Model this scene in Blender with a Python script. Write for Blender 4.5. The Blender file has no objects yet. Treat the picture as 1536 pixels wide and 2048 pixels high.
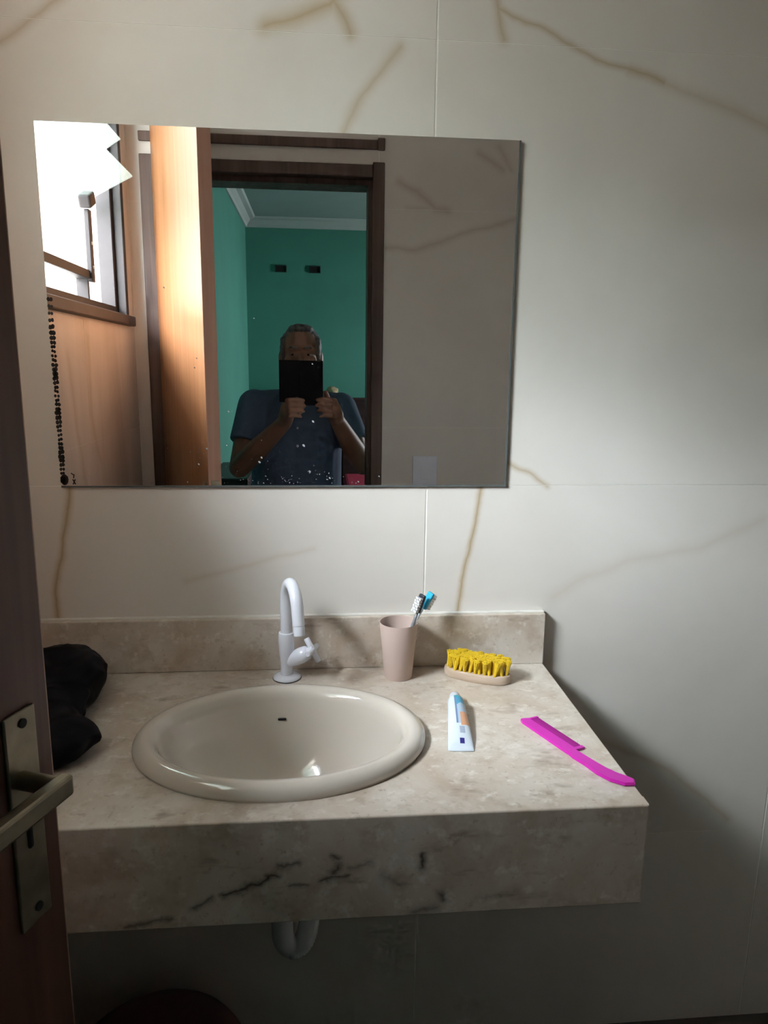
import bpy, bmesh, math, random
from mathutils import Vector, Matrix, noise
random.seed(7)
PI = math.pi
sc = bpy.context.scene
C = sc.collection

# ------------------------------------------------------------------ camera
CAM_Y, CAM_Z = -1.315, 1.4315
F_PX = 1450.9                      # focal length in pixels of the 1536 x 2048 frame
PITCH, YAW, ROLL = 0.1967, 0.0897, -0.0124
fwd = Vector((math.sin(YAW) * math.cos(PITCH), math.cos(YAW) * math.cos(PITCH), -math.sin(PITCH)))
rgt = Vector((math.cos(YAW), -math.sin(YAW), 0))
dwn = fwd.cross(rgt)
r2 = math.cos(ROLL) * rgt + math.sin(ROLL) * dwn
d2 = -math.sin(ROLL) * rgt + math.cos(ROLL) * dwn
cd = bpy.data.cameras.new('camera')
cd.sensor_fit = 'AUTO'; cd.sensor_width = 36.0
cd.lens = F_PX / 2048.0 * 36.0
cd.clip_start = 0.004; cd.clip_end = 100
cam = bpy.data.objects.new('camera', cd); C.objects.link(cam)
M = Matrix.Identity(4)
for i in range(3):
    M[i][0] = r2[i]; M[i][1] = -d2[i]; M[i][2] = -fwd[i]
M.translation = Vector((0, CAM_Y, CAM_Z))
cam.matrix_world = M
sc.camera = cam

# ------------------------------------------------------------------ sky, daylight, exposure
SKY = 28.0
world = bpy.data.worlds.new('overcast_sky'); sc.world = world
world.use_nodes = True
wn = world.node_tree.nodes
wn['Background'].inputs[0].default_value = (0.93, 0.94, 0.985, 1)
wn['Background'].inputs[1].default_value = SKY
def portal(name, loc, rot, sx, sy):          # light portal: only guides sampling of the sky through a window
    l = bpy.data.lights.new(name, 'AREA'); l.shape = 'RECTANGLE'; l.size = sx; l.size_y = sy
    l.cycles.is_portal = True
    o = bpy.data.objects.new(name, l); C.objects.link(o); o.location = loc; o.rotation_euler = rot
    return o
portal('window_portal', (-0.79, -0.80, 1.93), (0, -PI / 2, 0), 0.72, 0.84)
portal('bedroom_portal', (2.66, -3.9, 1.575), (0, PI / 2, 0), 0.95, 0.5)
sl = bpy.data.lights.new('hazy_sun', 'SUN'); sl.energy = 21.0; sl.angle = math.radians(36); sl.color = (0.82, 0.92, 1.0)
so = bpy.data.objects.new('hazy_sun', sl); C.objects.link(so); so.location = (-3, -2, 5)
so.rotation_euler = Vector((0.74, 0.36, -0.60)).to_track_quat('-Z', 'Y').to_euler()
sc.view_settings.view_transform = 'Standard'
sc.view_settings.look = 'None'
sc.view_settings.exposure = 0.60
sc.view_settings.gamma = 1.0
sc.view_settings.use_curve_mapping = False
try:
    sc.cycles.use_denoising = True
    sc.cycles.use_adaptive_sampling = True; sc.cycles.adaptive_threshold = 0.05; sc.cycles.adaptive_min_samples = 16
    sc.cycles.max_bounces = 8; sc.cycles.diffuse_bounces = 5; sc.cycles.glossy_bounces = 4
    sc.cycles.transmission_bounces = 6; sc.cycles.transparent_max_bounces = 8
    sc.cycles.sample_clamp_indirect = 8.0
    sc.cycles.caustics_reflective = True; sc.cycles.caustics_refractive = False
except Exception:
    pass

# ------------------------------------------------------------------ helpers
def tag(o, label=None, cat=None, group=None, kind=None):
    if label: o['label'] = label
    if cat: o['category'] = cat
    if group: o['group'] = group
    if kind: o['kind'] = kind
    return o

def thing(name, loc=(0, 0, 0), rotz=0, label=None, cat=None, group=None, kind=None):
    o = bpy.data.objects.new(name, None); C.objects.link(o)
    o.empty_display_size = 0.05
    o.location = loc; o.rotation_euler = (0, 0, rotz)
    return tag(o, label, cat, group, kind)

def obj(name, bm, mat, parent=None, smooth=False, world=False, label=None, kind=None, loc=None):
    """bm -> one mesh object; world=True: the vertices are world coordinates of an unrotated parent"""
    if isinstance(bm, bmesh.types.BMesh):
        me = bpy.data.meshes.new(name)
        bmesh.ops.recalc_face_normals(bm, faces=bm.faces)
        if world and parent is not None:
            p = Vector(parent.location)
            if parent.parent is not None: p = p + Vector(parent.parent.location)
            bmesh.ops.translate(bm, verts=bm.verts, vec=-p)
        bm.to_mesh(me); bm.free()
    else:
        me = bm
    if mat is not None and not me.materials: me.materials.append(mat)
    if smooth:
        for p in me.polygons: p.use_smooth = True
    o = bpy.data.objects.new(name, me); C.objects.link(o)
    if parent is not None: o.parent = parent
    if loc is not None: o.location = loc
    if label: o['label'] = label
    if kind: o['kind'] = kind
    return o

def autosmooth(o, deg=35):
    me = o.data
    for p in me.polygons: p.use_smooth = True
    bm = bmesh.new(); bm.from_mesh(me)
    for e in bm.edges:
        if len(e.link_faces) == 2 and e.calc_face_angle(0) > math.radians(deg): e.smooth = False
    bm.to_mesh(me); bm.free()
    return o

def NB(): return bmesh.new()

def box(bm, x0, x1, y0, y1, z0, z1, bev=0.0, seg=2, mtx=None):
    t = bmesh.new()
    bmesh.ops.create_cube(t, size=1)
    bmesh.ops.scale(t, vec=(x1 - x0, y1 - y0, z1 - z0), verts=t.verts)
    if bev > 0: bmesh.ops.bevel(t, geom=t.edges[:], offset=bev, segments=seg, affect='EDGES', profile=0.5)
    bmesh.ops.translate(t, vec=((x0 + x1) / 2, (y0 + y1) / 2, (z0 + z1) / 2), verts=t.verts)
    if mtx is not None: bmesh.ops.transform(t, matrix=mtx, verts=t.verts)
    merge(bm, t)
    return bm

def merge(bm, t):
    mp = {}
    for v in t.verts: mp[v] = bm.verts.new(v.co)
    for f in t.faces:
        try: bm.faces.new([mp[v] for v in f.verts])
        except ValueError: pass
    t.free()

def frame_of(d):
    d = Vector(d).normalized()
    up = Vector((0, 0, 1)) if abs(d.z) < 0.95 else Vector((1, 0, 0))
    a = d.cross(up).normalized(); b = d.cross(a).normalized()
    return a, b

def tube(bm, pts, rad, seg=16, cap=True, sx=1.0):
    """swept tube with parallel-transported frames; rad a number or a list"""
    pts = [Vector(p) for p in pts]; n = len(pts)
    if not isinstance(rad, (list, tuple)): rad = [rad] * n
    rings = []; a = None
    for i, p in enumerate(pts):
        d = (pts[min(i + 1, n - 1)] - pts[max(i - 1, 0)]).normalized()
        if a is None: a, b = frame_of(d)
        else:
            a = (a - d * a.dot(d)).normalized(); b = d.cross(a)
        rings.append([bm.verts.new(p + (a * math.cos(t) * sx + b * math.sin(t)) * rad[i])
                      for t in [2 * PI * k / seg for k in range(seg)]])
    for i in range(n - 1):
        for k in range(seg):
            bm.faces.new((rings[i][k], rings[i][(k + 1) % seg], rings[i + 1][(k + 1) % seg], rings[i + 1][k]))
    if cap:
        bm.faces.new(rings[0][::-1]); bm.faces.new(rings[-1])
    return bm

def lathe(bm, prof, c=(0, 0, 0), seg=40, a=1.0, b=1.0, close=True, axis=None):
    """prof: list of (r, z). a, b scale the radius along x and y."""
    rings = []
    c = Vector(c)
    for r, z in prof:
        rings.append([bm.verts.new(c + Vector((r * a * math.cos(t), r * b * math.sin(t), z)))
                      for t in [2 * PI * k / seg for k in range(seg)]])
    for i in range(len(rings) - 1):
        for k in range(seg):
            bm.faces.new((rings[i][k], rings[i][(k + 1) % seg], rings[i + 1][(k + 1) % seg], rings[i + 1][k]))
    if close:
        bm.faces.new(rings[0][::-1]); bm.faces.new(rings[-1])
    return bm

def loft(bm, rings, cap=True):
    R = [[bm.verts.new(p) for p in r] for r in rings]
    n = len(R[0])
    for i in range(len(R) - 1):
        for k in range(n):
            bm.faces.new((R[i][k], R[i][(k + 1) % n], R[i + 1][(k + 1) % n], R[i + 1][k]))
    if cap:
        bm.faces.new(R[0][::-1]); bm.faces.new(R[-1])
    return bm

def ball(bm, c, r, rot=None, u=20, v=12):
    t = bmesh.new()
    bmesh.ops.create_uvsphere(t, u_segments=u, v_segments=v, radius=1)
    if not isinstance(r, (list, tuple)): r = (r, r, r)
    bmesh.ops.scale(t, vec=r, verts=t.verts)
    if rot is not None: bmesh.ops.transform(t, matrix=rot, verts=t.verts)
    bmesh.ops.translate(t, vec=c, verts=t.verts)
    merge(bm, t)
    return bm

def tcap(bm, p0, r0, p1, r1, seg=18):
    """tapered capsule"""
    ball(bm, p0, r0, u=seg, v=10); ball(bm, p1, r1, u=seg, v=10)
    tube(bm, [p0, p1], [r0, r1], seg=seg)
    return bm

def chain(bm, pts, rads, seg=18):
    for i in range(len(pts) - 1): tcap(bm, pts[i], rads[i], pts[i + 1], rads[i + 1], seg)
    return bm

def prism(bm, outline, z0, z1):
    lo = [bm.verts.new((x, y, z0)) for x, y in outline]; hi = [bm.verts.new((x, y, z1)) for x, y in outline]
    n = len(outline)
    bm.faces.new(lo[::-1]); bm.faces.new(hi)
    for i in range(n): bm.faces.new((lo[i], lo[(i + 1) % n], hi[(i + 1) % n], hi[i]))
    return bm

def remeshed(bm, voxel, smooth_it=4, name='tmp'):
    """union of the closed shapes in bm as one continuous surface (a new mesh)"""
    me = bpy.data.meshes.new(name); bmesh.ops.recalc_face_normals(bm, faces=bm.faces)
    bm.to_mesh(me); bm.free()
    o = bpy.data.objects.new(name, me); C.objects.link(o)
    m = o.modifiers.new('r', 'REMESH'); m.mode = 'VOXEL'; m.voxel_size = voxel
    s = o.modifiers.new('s', 'SMOOTH'); s.factor = 0.5; s.iterations = smooth_it
    dg = bpy.context.evaluated_depsgraph_get(); dg.update()
    out = bpy.data.meshes.new_from_object(o.evaluated_get(dg))
    bpy.data.objects.remove(o); bpy.data.meshes.remove(me)
    for p in out.polygons: p.use_smooth = True
    return out

# ------------------------------------------------------------------ materials
def new_mat(name):
    m = bpy.data.materials.new(name); m.use_nodes = True
    nt = m.node_tree
    return m, nt, nt.nodes['Principled BSDF']

def pmat(name, col, rough=0.5, var=0.10, scale=18.0, stretch=(1, 1, 1), bump=0.0, metallic=0.0, coat=0.0, spec=0.5, sss=0.0, bscale=None):
    """principled material whose colour varies a little with procedural noise"""
    m, nt, bs = new_mat(name)
    N, L = nt.nodes, nt.links
    tc = N.new('ShaderNodeTexCoord'); mp = N.new('ShaderNodeMapping'); mp.inputs['Scale'].default_value = stretch
    L.new(tc.outputs['Object'], mp.inputs[0])
    nz = N.new('ShaderNodeTexNoise'); nz.inputs['Scale'].default_value = scale; nz.inputs['Detail'].default_value = 5
    L.new(mp.outputs[0], nz.inputs['Vector'])
    rp = N.new('ShaderNodeValToRGB')
    lo = [max(0, c * (1 - var)) for c in col]; hi = [min(1, c * (1 + var)) for c in col]
    rp.color_ramp.elements[0].position = 0.3; rp.color_ramp.elements[1].position = 0.7
    rp.color_ramp.elements[0].color = (*lo, 1); rp.color_ramp.elements[1].color = (*hi, 1)
    L.new(nz.outputs['Fac'], rp.inputs[0]); L.new(rp.outputs[0], bs.inputs['Base Color'])
    bs.inputs['Roughness'].default_value = rough; bs.inputs['Metallic'].default_value = metallic
    bs.inputs['Coat Weight'].default_value = coat; bs.inputs['Specular IOR Level'].default_value = spec
    if sss > 0:
        bs.inputs['Subsurface Weight'].default_value = sss; bs.inputs['Subsurface Radius'].default_value = (0.01, 0.005, 0.003)
    if bump > 0:
        b = N.new('ShaderNodeBump'); b.inputs['Strength'].default_value = bump; b.inputs['Distance'].default_value = 0.004
        if bscale:
            n2 = N.new('ShaderNodeTexNoise'); n2.inputs['Scale'].default_value = bscale; n2.inputs['Detail'].default_value = 4
            L.new(mp.outputs[0], n2.inputs['Vector']); L.new(n2.outputs['Fac'], b.inputs['Height'])
        else: L.new(nz.outputs['Fac'], b.inputs['Height'])
        L.new(b.outputs[0], bs.inputs['Normal'])
    return m

def seg_group():
    """node group: distance to a line segment turned into a vein mask"""
    g = bpy.data.node_groups.new('vein_segment', 'ShaderNodeTree')
    I = g.interface
    for n, t in (('P', 'NodeSocketVector'), ('A', 'NodeSocketVector'), ('B', 'NodeSocketVector'), ('Width', 'NodeSocketFloat'), ('Strength', 'NodeSocketFloat')):
        I.new_socket(n, in_out='INPUT', socket_type=t)
    I.new_socket('Mask', in_out='OUTPUT', socket_type='NodeSocketFloat')
    N, L = g.nodes, g.links
    gi = N.new('NodeGroupInput'); go = N.new('NodeGroupOutput')
    def vm(op, a, b=None):
        n = N.new('ShaderNodeVectorMath'); n.operation = op
        L.new(a, n.inputs[0])
        if b is not None: L.new(b, n.inputs[1])
        return n
    def ma(op, a, b=None, clamp=False):
        n = N.new('ShaderNodeMath'); n.operation = op; n.use_clamp = clamp
        for i, s in enumerate((a, b)):
            if s is None: continue
            if isinstance(s, (int, float)): n.inputs[i].default_value = s
            else: L.new(s, n.inputs[i])
        return n.outputs[0]
    pa = vm('SUBTRACT', gi.outputs['P'], gi.outputs['A']).outputs[0]
    ba = vm('SUBTRACT', gi.outputs['B'], gi.outputs['A']).outputs[0]
    h = ma('DIVIDE', vm('DOT_PRODUCT', pa, ba).outputs['Value'], vm('DOT_PRODUCT', ba, ba).outputs['Value'], True)
    sc_ = N.new('ShaderNodeVectorMath'); sc_.operation = 'SCALE'; L.new(ba, sc_.inputs[0]); L.new(h, sc_.inputs['Scale'])
    d = vm('LENGTH', vm('SUBTRACT', pa, sc_.outputs[0]).outputs[0]).outputs['Value']
    q = ma('SUBTRACT', 1.0, ma('DIVIDE', d, gi.outputs['Width']), True)
    q2 = ma('MULTIPLY', ma('MULTIPLY', q, q), gi.outputs['Strength'])
    L.new(q2, go.inputs['Mask'])
    return g
VEIN = seg_group()

def stone(name, base, base2, vein_col, veins, plane='xz', rough=0.25, cloud=2.2, warp=0.012, warp_scale=9.0, cloud_amt=0.6,
          spots=None, stretch=(1, 1, 1), coat=0.0, bump=0.0, soft=0.20):
    """polished stone: cloudy ground, named veins given as polylines in world metres, optional dark flecks"""
    m, nt, bs = new_mat(name)
    N, L = nt.nodes, nt.links
    geo = N.new('ShaderNodeNewGeometry'); pos = geo.outputs['Position']
    # flatten to the plane of the surface
    sep = N.new('ShaderNodeSeparateXYZ'); L.new(pos, sep.inputs[0])
    cmb = N.new('ShaderNodeCombineXYZ')
    ax = {'xz': ('X', 'Z'), 'yz': ('Y', 'Z'), 'xy': ('X', 'Y')}[plane]
    L.new(sep.outputs[ax[0]], cmb.inputs[0]); L.new(sep.outputs[ax[1]], cmb.inputs[1])
    w = N.new('ShaderNodeTexNoise'); w.inputs['Scale'].default_value = warp_scale; w.inputs['Detail'].default_value = 4
    L.new(cmb.outputs[0], w.inputs['Vector'])
    s1 = N.new('ShaderNodeVectorMath'); s1.operation = 'SUBTRACT'; s1.inputs[1].default_value = (0.5, 0.5, 0.5); L.new(w.outputs['Color'], s1.inputs[0])
    s2 = N.new('ShaderNodeVectorMath'); s2.operation = 'MULTIPLY'; s2.inputs[1].default_value = (warp * 2, warp * 2, 0); L.new(s1.outputs[0], s2.inputs[0])
    P = N.new('ShaderNodeVectorMath'); P.operation = 'ADD'; L.new(cmb.outputs[0], P.inputs[0]); L.new(s2.outputs[0], P.inputs[1])
    # clouds
    mp = N.new('ShaderNodeMapping'); mp.inputs['Scale'].default_value = stretch; L.new(pos, mp.inputs[0])
    n1 = N.new('ShaderNodeTexNoise'); n1.inputs['Scale'].default_value = cloud; n1.inputs['Detail'].default_value = 5; n1.inputs['Roughness'].default_value = 0.6
    n1.inputs['Distortion'].default_value = 0.6
    L.new(mp.outputs[0], n1.inputs['Vector'])
    r1 = N.new('ShaderNodeValToRGB'); r1.color_ramp.elements[0].position = 0.5 - 0.35 * cloud_amt; r1.color_ramp.elements[1].position = 0.5 + 0.35 * cloud_amt
    r1.color_ramp.elements[0].color = (*base2, 1); r1.color_ramp.elements[1].color = (*base, 1)
    L.new(n1.outputs['Fac'], r1.inputs[0])
    col = r1.outputs[0]
    if spots:
        for scale, thr, scol, st in spots:
            mp2 = N.new('ShaderNodeMapping'); mp2.inputs['Scale'].default_value = st; L.new(pos, mp2.inputs[0])
            n2 = N.new('ShaderNodeTexNoise'); n2.inputs['Scale'].default_value = scale; n2.inputs['Detail'].default_value = 3; n2.inputs['Roughness'].default_value = 0.65
            L.new(mp2.outputs[0], n2.inputs['Vector'])
            rr = N.new('ShaderNodeValToRGB'); rr.color_ramp.elements[0].position = thr; rr.color_ramp.elements[1].position = thr + soft
            rr.color_ramp.elements[0].color = (0, 0, 0, 1); rr.color_ramp.elements[1].color = (1, 1, 1, 1)
            L.new(n2.outputs['Fac'], rr.inputs[0])
            mx = N.new('ShaderNodeMix'); mx.data_type = 'RGBA'
            L.new(rr.outputs[0], mx.inputs['Factor']); L.new(col, mx.inputs['A']); mx.inputs['B'].default_value = (*scol, 1)
            col = mx.outputs['Result']
    acc = None
    for poly, width, strength in veins:
        for a, b in zip(poly[:-1], poly[1:]):
            g = N.new('ShaderNodeGroup'); g.node_tree = VEIN
            L.new(P.outputs[0], g.inputs['P'])
            g.inputs['A'].default_value = (a[0], a[1], 0); g.inputs['B'].default_value = (b[0], b[1], 0)
            g.inputs['Width'].default_value = width; g.inputs['Strength'].default_value = strength
            if acc is None: acc = g.outputs[0]
            else:
                mm = N.new('ShaderNodeMath'); mm.operation = 'MAXIMUM'; L.new(acc, mm.inputs[0]); L.new(g.outputs[0], mm.inputs[1]); acc = mm.outputs[0]
    if acc is not None:
        mx = N.new('ShaderNodeMix'); mx.data_type = 'RGBA'
        L.new(acc, mx.inputs['Factor']); L.new(col, mx.inputs['A']); mx.inputs['B'].default_value = (*vein_col, 1)
        col = mx.outputs['Result']
    L.new(col, bs.inputs['Base Color'])
    bs.inputs['Roughness'].default_value = rough; bs.inputs['Coat Weight'].default_value = coat
    if bump > 0:
        b = N.new('ShaderNodeBump'); b.inputs['Strength'].default_value = bump; b.inputs['Distance'].default_value = 0.002
        L.new(n1.outputs['Fac'], b.inputs['Height']); L.new(b.outputs[0], bs.inputs['Normal'])
    return m

def wood(name, dark, light, rough=0.4, grain=(38, 38, 1.6), coat=0.1):
    m, nt, bs = new_mat(name)
    N, L = nt.nodes, nt.links
    tc = N.new('ShaderNodeTexCoord'); mp = N.new('ShaderNodeMapping'); mp.inputs['Scale'].default_value = grain
    L.new(tc.outputs['Object'], mp.inputs[0])
    nz = N.new('ShaderNodeTexNoise'); nz.inputs['Scale'].default_value = 1.0; nz.inputs['Detail'].default_value = 7; nz.inputs['Distortion'].default_value = 0.8
    L.new(mp.outputs[0], nz.inputs['Vector'])
    rp = N.new('ShaderNodeValToRGB'); rp.color_ramp.elements[0].position = 0.32; rp.color_ramp.elements[1].position = 0.68
    rp.color_ramp.elements[0].color = (*dark, 1); rp.color_ramp.elements[1].color = (*light, 1)
    L.new(nz.outputs['Fac'], rp.inputs[0]); L.new(rp.outputs[0], bs.inputs['Base Color'])
    bs.inputs['Roughness'].default_value = rough; bs.inputs['Coat Weight'].default_value = coat
    b = N.new('ShaderNodeBump'); b.inputs['Strength'].default_value = 0.12; b.inputs['Distance'].default_value = 0.002
    L.new(nz.outputs['Fac'], b.inputs['Height']); L.new(b.outputs[0], bs.inputs['Normal'])
    return m

back_veins = [
    ([(0.296, 2.016), (0.326, 2.003), (0.369, 1.990), (0.422, 1.966), (0.466, 1.947), (0.529, 1.932)], 0.013, 0.65),
    ([(0.529, 1.932), (0.587, 1.917)], 0.018, 0.7),
    ([(0.587, 1.917), (0.656, 1.899), (0.732, 1.870), (0.785, 1.852), (0.93, 1.80)], 0.024, 0.35),
    ([(0.290, 2.06), (0.293, 2.027), (0.301, 1.998), (0.311, 1.968)], 0.018, 0.6),
    ([(0.135, 1.952), (0.103, 1.910), (0.074, 1.875), (0.053, 1.836), (0.03, 1.78)], 0.022, 0.5),
    ([(-0.084, 1.972), (-0.036, 1.985), (0.020, 2.007), (0.06, 2.05)], 0.030, 0.75),
    ([(0.016, 2.03), (0.045, 1.985), (0.054, 1.966)], 0.026, 0.7),
    ([(-0.442, 1.217), (-0.456, 1.138), (-0.469, 1.083), (-0.480, 1.017), (-0.483, 0.92), (-0.47, 0.7)], 0.014, 0.9),
    ([(0.300, 1.217), (0.291, 1.143), (0.278, 1.084), (0.268, 1.035), (0.263, 0.98), (0.25, 0.9)], 0.013, 0.85),
    ([(0.33, 1.268), (0.353, 1.256), (0.391, 1.242), (0.426, 1.220)], 0.012, 0.65),
    ([(0.45, 1.00), (0.511, 1.037), (0.599, 1.071), (0.738, 1.095), (0.86, 1.15)], 0.030, 0.18),
    ([(-0.25, 1.04), (-0.130, 1.070), (-0.074, 1.088), (-0.010, 1.099)], 0.014, 0.2),
    ([(-0.50, 1.93), (-0.435, 1.969), (-0.403, 1.995), (-0.36, 2.06)], 0.02, 0.55),
    ([(0.55, 0.70), (0.72, 0.62), (0.86, 0.50)], 0.02, 0.4),
    ([(1.05, 1.7), (1.3, 1.5), (1.5, 1.42)], 0.02, 0.6),
]
front_veins = [
    ([(0.18, 1.84), (0.212, 1.839), (0.334, 1.834), (0.421, 1.861), (0.543, 1.905), (0.684, 1.942), (0.85, 1.95)], 0.026, 0.6),
    ([(0.278, 2.051), (0.339, 2.021), (0.401, 1.970), (0.444, 1.965)], 0.03, 0.7),
    ([(0.30, 1.972), (0.401, 1.972)], 0.02, 0.35),
    ([(0.543, 2.151), (0.596, 2.126), (0.632, 2.100)], 0.03, 0.6),
    ([(0.62, 2.17), (0.66, 2.10)], 0.03, 0.5),
]
left_veins = [
    ([(-0.62, 1.45), (-0.66, 1.25), (-0.70, 1.1)], 0.03, 0.3),
    ([(-0.80, 1.50), (-0.78, 1.30), (-0.84, 1.15)], 0.03, 0.3),
]
TILE_A, TILE_B, TVEIN = (0.74, 0.695, 0.65), (0.66, 0.61, 0.56), (0.38, 0.26, 0.11)
def tile_mats(name, vein_col, veins, warp, warp_scale):
    """a tile carries only the veins that cross it"""
    cache = {}
    def pick(r):
        x0, x1, z0, z1 = r
        sel = []
        for k, (poly, w, st) in enumerate(veins):
            for q, (a, b) in enumerate(zip(poly[:-1], poly[1:])):
                m = w + warp * 1.5
                if max(a[0], b[0]) + m > x0 and min(a[0], b[0]) - m < x1 and max(a[1], b[1]) + m > z0 and min(a[1], b[1]) - m < z1:
                    sel.append((k, q))
        key = tuple(sel)
        if key not in cache:
            vs = [([veins[k][0][q], veins[k][0][q + 1]], veins[k][1], veins[k][2]) for k, q in sel]
            cache[key] = stone(name, TILE_A, TILE_B, vein_col, vs, 'xz', rough=0.38, warp=warp, warp_scale=warp_scale)
        return cache[key]
    return pick
M_tile_back = tile_mats('onyx_tile_back', TVEIN, back_veins, 0.008, 14)
M_tile_front = tile_mats('onyx_tile_front', (0.34, 0.22, 0.15), [(p, w, k * 0.6) for p, w, k in front_veins], 0.012, 10)
M_tile_left = stone('onyx_tile_left', TILE_A, (0.55, 0.50, 0.45), TVEIN, left_veins, 'yz', rough=0.30, stretch=(1, 2.4, 0.35), cloud=3.0)
M_grout = pmat('grout', (0.84, 0.81, 0.76), 0.9, 0.06, 60, bump=0.1)
crack = [
    ([(-0.250, 0.726), (-0.194, 0.739)], 0.008, 0.8), ([(-0.165, 0.750), (-0.142, 0.762)], 0.009, 0.8),
    ([(-0.125, 0.766), (-0.085, 0.780), (-0.06, 0.792)], 0.010, 1.0), ([(-0.055, 0.803), (-0.030, 0.808)], 0.008, 0.8),
    ([(-0.041, 0.775), (-0.020, 0.777)], 0.006, 0.7), ([(0.000, 0.781), (0.032, 0.786)], 0.008, 0.9),
    ([(0.012, 0.816), (0.022, 0.811)], 0.008, 0.9), ([(0.021, 0.800), (0.014, 0.790)], 0.012, 0.9),
    ([(0.130, 0.812), (0.131, 0.795)], 0.011, 1.0), ([(0.155, 0.751), (0.160, 0.745)], 0.012, 0.9),
    ([(0.120, 0.727), (0.150, 0.734)], 0.014, 0.6), ([(0.21, 0.745), (0.26, 0.752)], 0.012, 0.35),
    ([(0.035, 0.797), (0.065, 0.802)], 0.010, 0.5), ([(0.08, 0.785), (0.10, 0.77)], 0.012, 0.4),
]
STONE_A, STONE_B = (0.67, 0.61, 0.55), (0.49, 0.395, 0.31)
SPOTS = [(24, 0.50, (0.46, 0.375, 0.295), (1, 1, 1)), (15, 0.60, (0.22, 0.15, 0.10), (0.7, 1.4, 2.2)), (40, 0.56, (0.74, 0.69, 0.63), (1, 1.3, 1)), (95, 0.60, (0.36, 0.28, 0.21), (1, 1, 1))]
M_stone = stone('travertine_top', STONE_A, STONE_B, (0.12, 0.08, 0.055), [], 'xy', rough=0.32, cloud=8.0, cloud_amt=0.6, spots=SPOTS, bump=0.05)
M_stone_front = stone('travertine_front', STONE_A, STONE_B, (0.07, 0.045, 0.035), [(p, w * 1.15, k) for p, w, k in crack], 'xz', rough=0.35, cloud=8.0, cloud_amt=0.6, warp=0.008, warp_scale=70, spots=SPOTS, bump=0.05)
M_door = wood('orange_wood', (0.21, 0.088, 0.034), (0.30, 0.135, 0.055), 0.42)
M_frame_wood = wood('dark_frame_wood', (0.07, 0.04, 0.032), (0.155, 0.095, 0.075), 0.6)
M_white_ceil = pmat('white_ceiling', (0.72, 0.71, 0.68), 0.85, 0.03, 6)
M_floor = pmat('floor_tile', (0.10, 0.085, 0.08), 0.4, 0.15, 8)
M_teal = pmat('teal_wall_paint', (0.07, 0.29, 0.225), 0.75, 0.06, 3, bump=0.05, bscale=120)
M_plaster = pmat('outside_plaster', (0.70, 0.66, 0.58), 0.9, 0.08, 5, bump=0.1)
M_ground = pmat('outside_concrete', (0.42, 0.40, 0.37), 0.9, 0.1, 4)

# ------------------------------------------------------------------ the bathroom shell
XL, XR = -0.63, 1.55                 # inner faces of the side walls
YD = -1.32                           # bathroom face of the doorway wall
ZC = 2.60
PIT = 0.745
def joints(lo, hi, j0):
    k = math.ceil((lo - j0) / PIT - 1e-6)
    e = [lo]
    while j0 + k * PIT < hi - 1e-6:
        if j0 + k * PIT > lo + 0.004: e.append(j0 + k * PIT)
        k += 1
    e.append(hi)
    return list(zip(e[:-1], e[1:]))

def cut_rect(r, hole):
    """rectangle minus hole -> up to four rectangles"""
    a0, a1, b0, b1 = r
    if hole is None: return [r]
    h0, h1, k0, k1 = hole
    if a1 <= h0 or a0 >= h1 or b1 <= k0 or b0 >= k1: return [r]
    out = []
    if a0 < h0: out.append((a0, h0, b0, b1))
    if a1 > h1: out.append((h1, a1, b0, b1))
    m0, m1 = max(a0, h0), min(a1, h1)
    if b0 < k0: out.append((m0, m1, b0, k0))
    if b1 > k1: out.append((m0, m1, k1, b1))
    return out

def tiled_wall(name, axis, face, thick, a_rng, a0, hole, mat, into):
    """axis 'y': wall plane y=face, runs along x;  axis 'x': plane x=face, runs along y. into: +1/-1 direction of the wall's body"""
    def bx3(bm, r, d0, d1):
        lo, hi = sorted((face + into * d0, face + into * d1))
        if axis == 'y': box(bm, r[0], r[1], lo, hi, r[2], r[3])
        else: box(bm, lo, hi, r[0], r[1], r[2], r[3])
    bm = NB()
    for r in cut_rect((a_rng[0], a_rng[1], 0, ZC), hole): bx3(bm, r, 0.0007, thick)
    w = obj(name, bm, M_grout); tag(w, kind='structure')
    g = 0.0018
    for (x0, x1) in joints(a_rng[0], a_rng[1], a0):
        for (z0, z1) in joints(0, ZC, 1.218):
            bm = NB()
            rs = cut_rect((x0 + g, x1 - g, z0 + g * 0.3, z1 - g * 0.3), hole)
            if not rs: continue
            for r in rs: bx3(bm, r, 0.0, 0.004)
            obj('tile', bm, mat((x0, x1, z0, z1)) if callable(mat) else mat, w)
    return w

WIN = (-1.205, -0.40, 1.585, 2.28)   # y0, y1, z0, z1 of the bathroom window opening
DOOR = (-0.528, 0.211, -0.01, 2.098) # x0, x1, z0, z1 of the rough door opening
tiled_wall('wall_back', 'y', 0.0, 0.15, (XL - 0.15, XR + 0.15), 0.197, None, M_tile_back, 1)
tiled_wall('wall_left', 'x', XL, 0.15, (YD - 0.15, 0.0), -0.02, WIN, M_tile_left, -1)
tiled_wall('wall_right', 'x', XR, 0.15, (YD - 0.15, 0.0), -0.02, None, pmat('shower_tile', (0.60, 0.56, 0.52), 0.4, 0.1, 4), 1)
tiled_wall('wall_front', 'y', YD, 0.075, (XL, XR), 0.95, DOOR, M_tile_front, -1)
bm = NB(); box(bm, XL - 0.15, XR + 0.15, YD - 0.15, 0.15, ZC, ZC + 0.12)
tag(obj('ceiling', bm, pmat('bathroom_ceiling_boards', (0.76, 0.73, 0.69), 0.7, 0.05, 6)), kind='structure')
bm = NB(); box(bm, XL - 0.15, XR + 0.15, YD - 0.01, 0.15, -0.1, 0.0)
tag(obj('floor', bm, M_floor), kind='structure')

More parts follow.
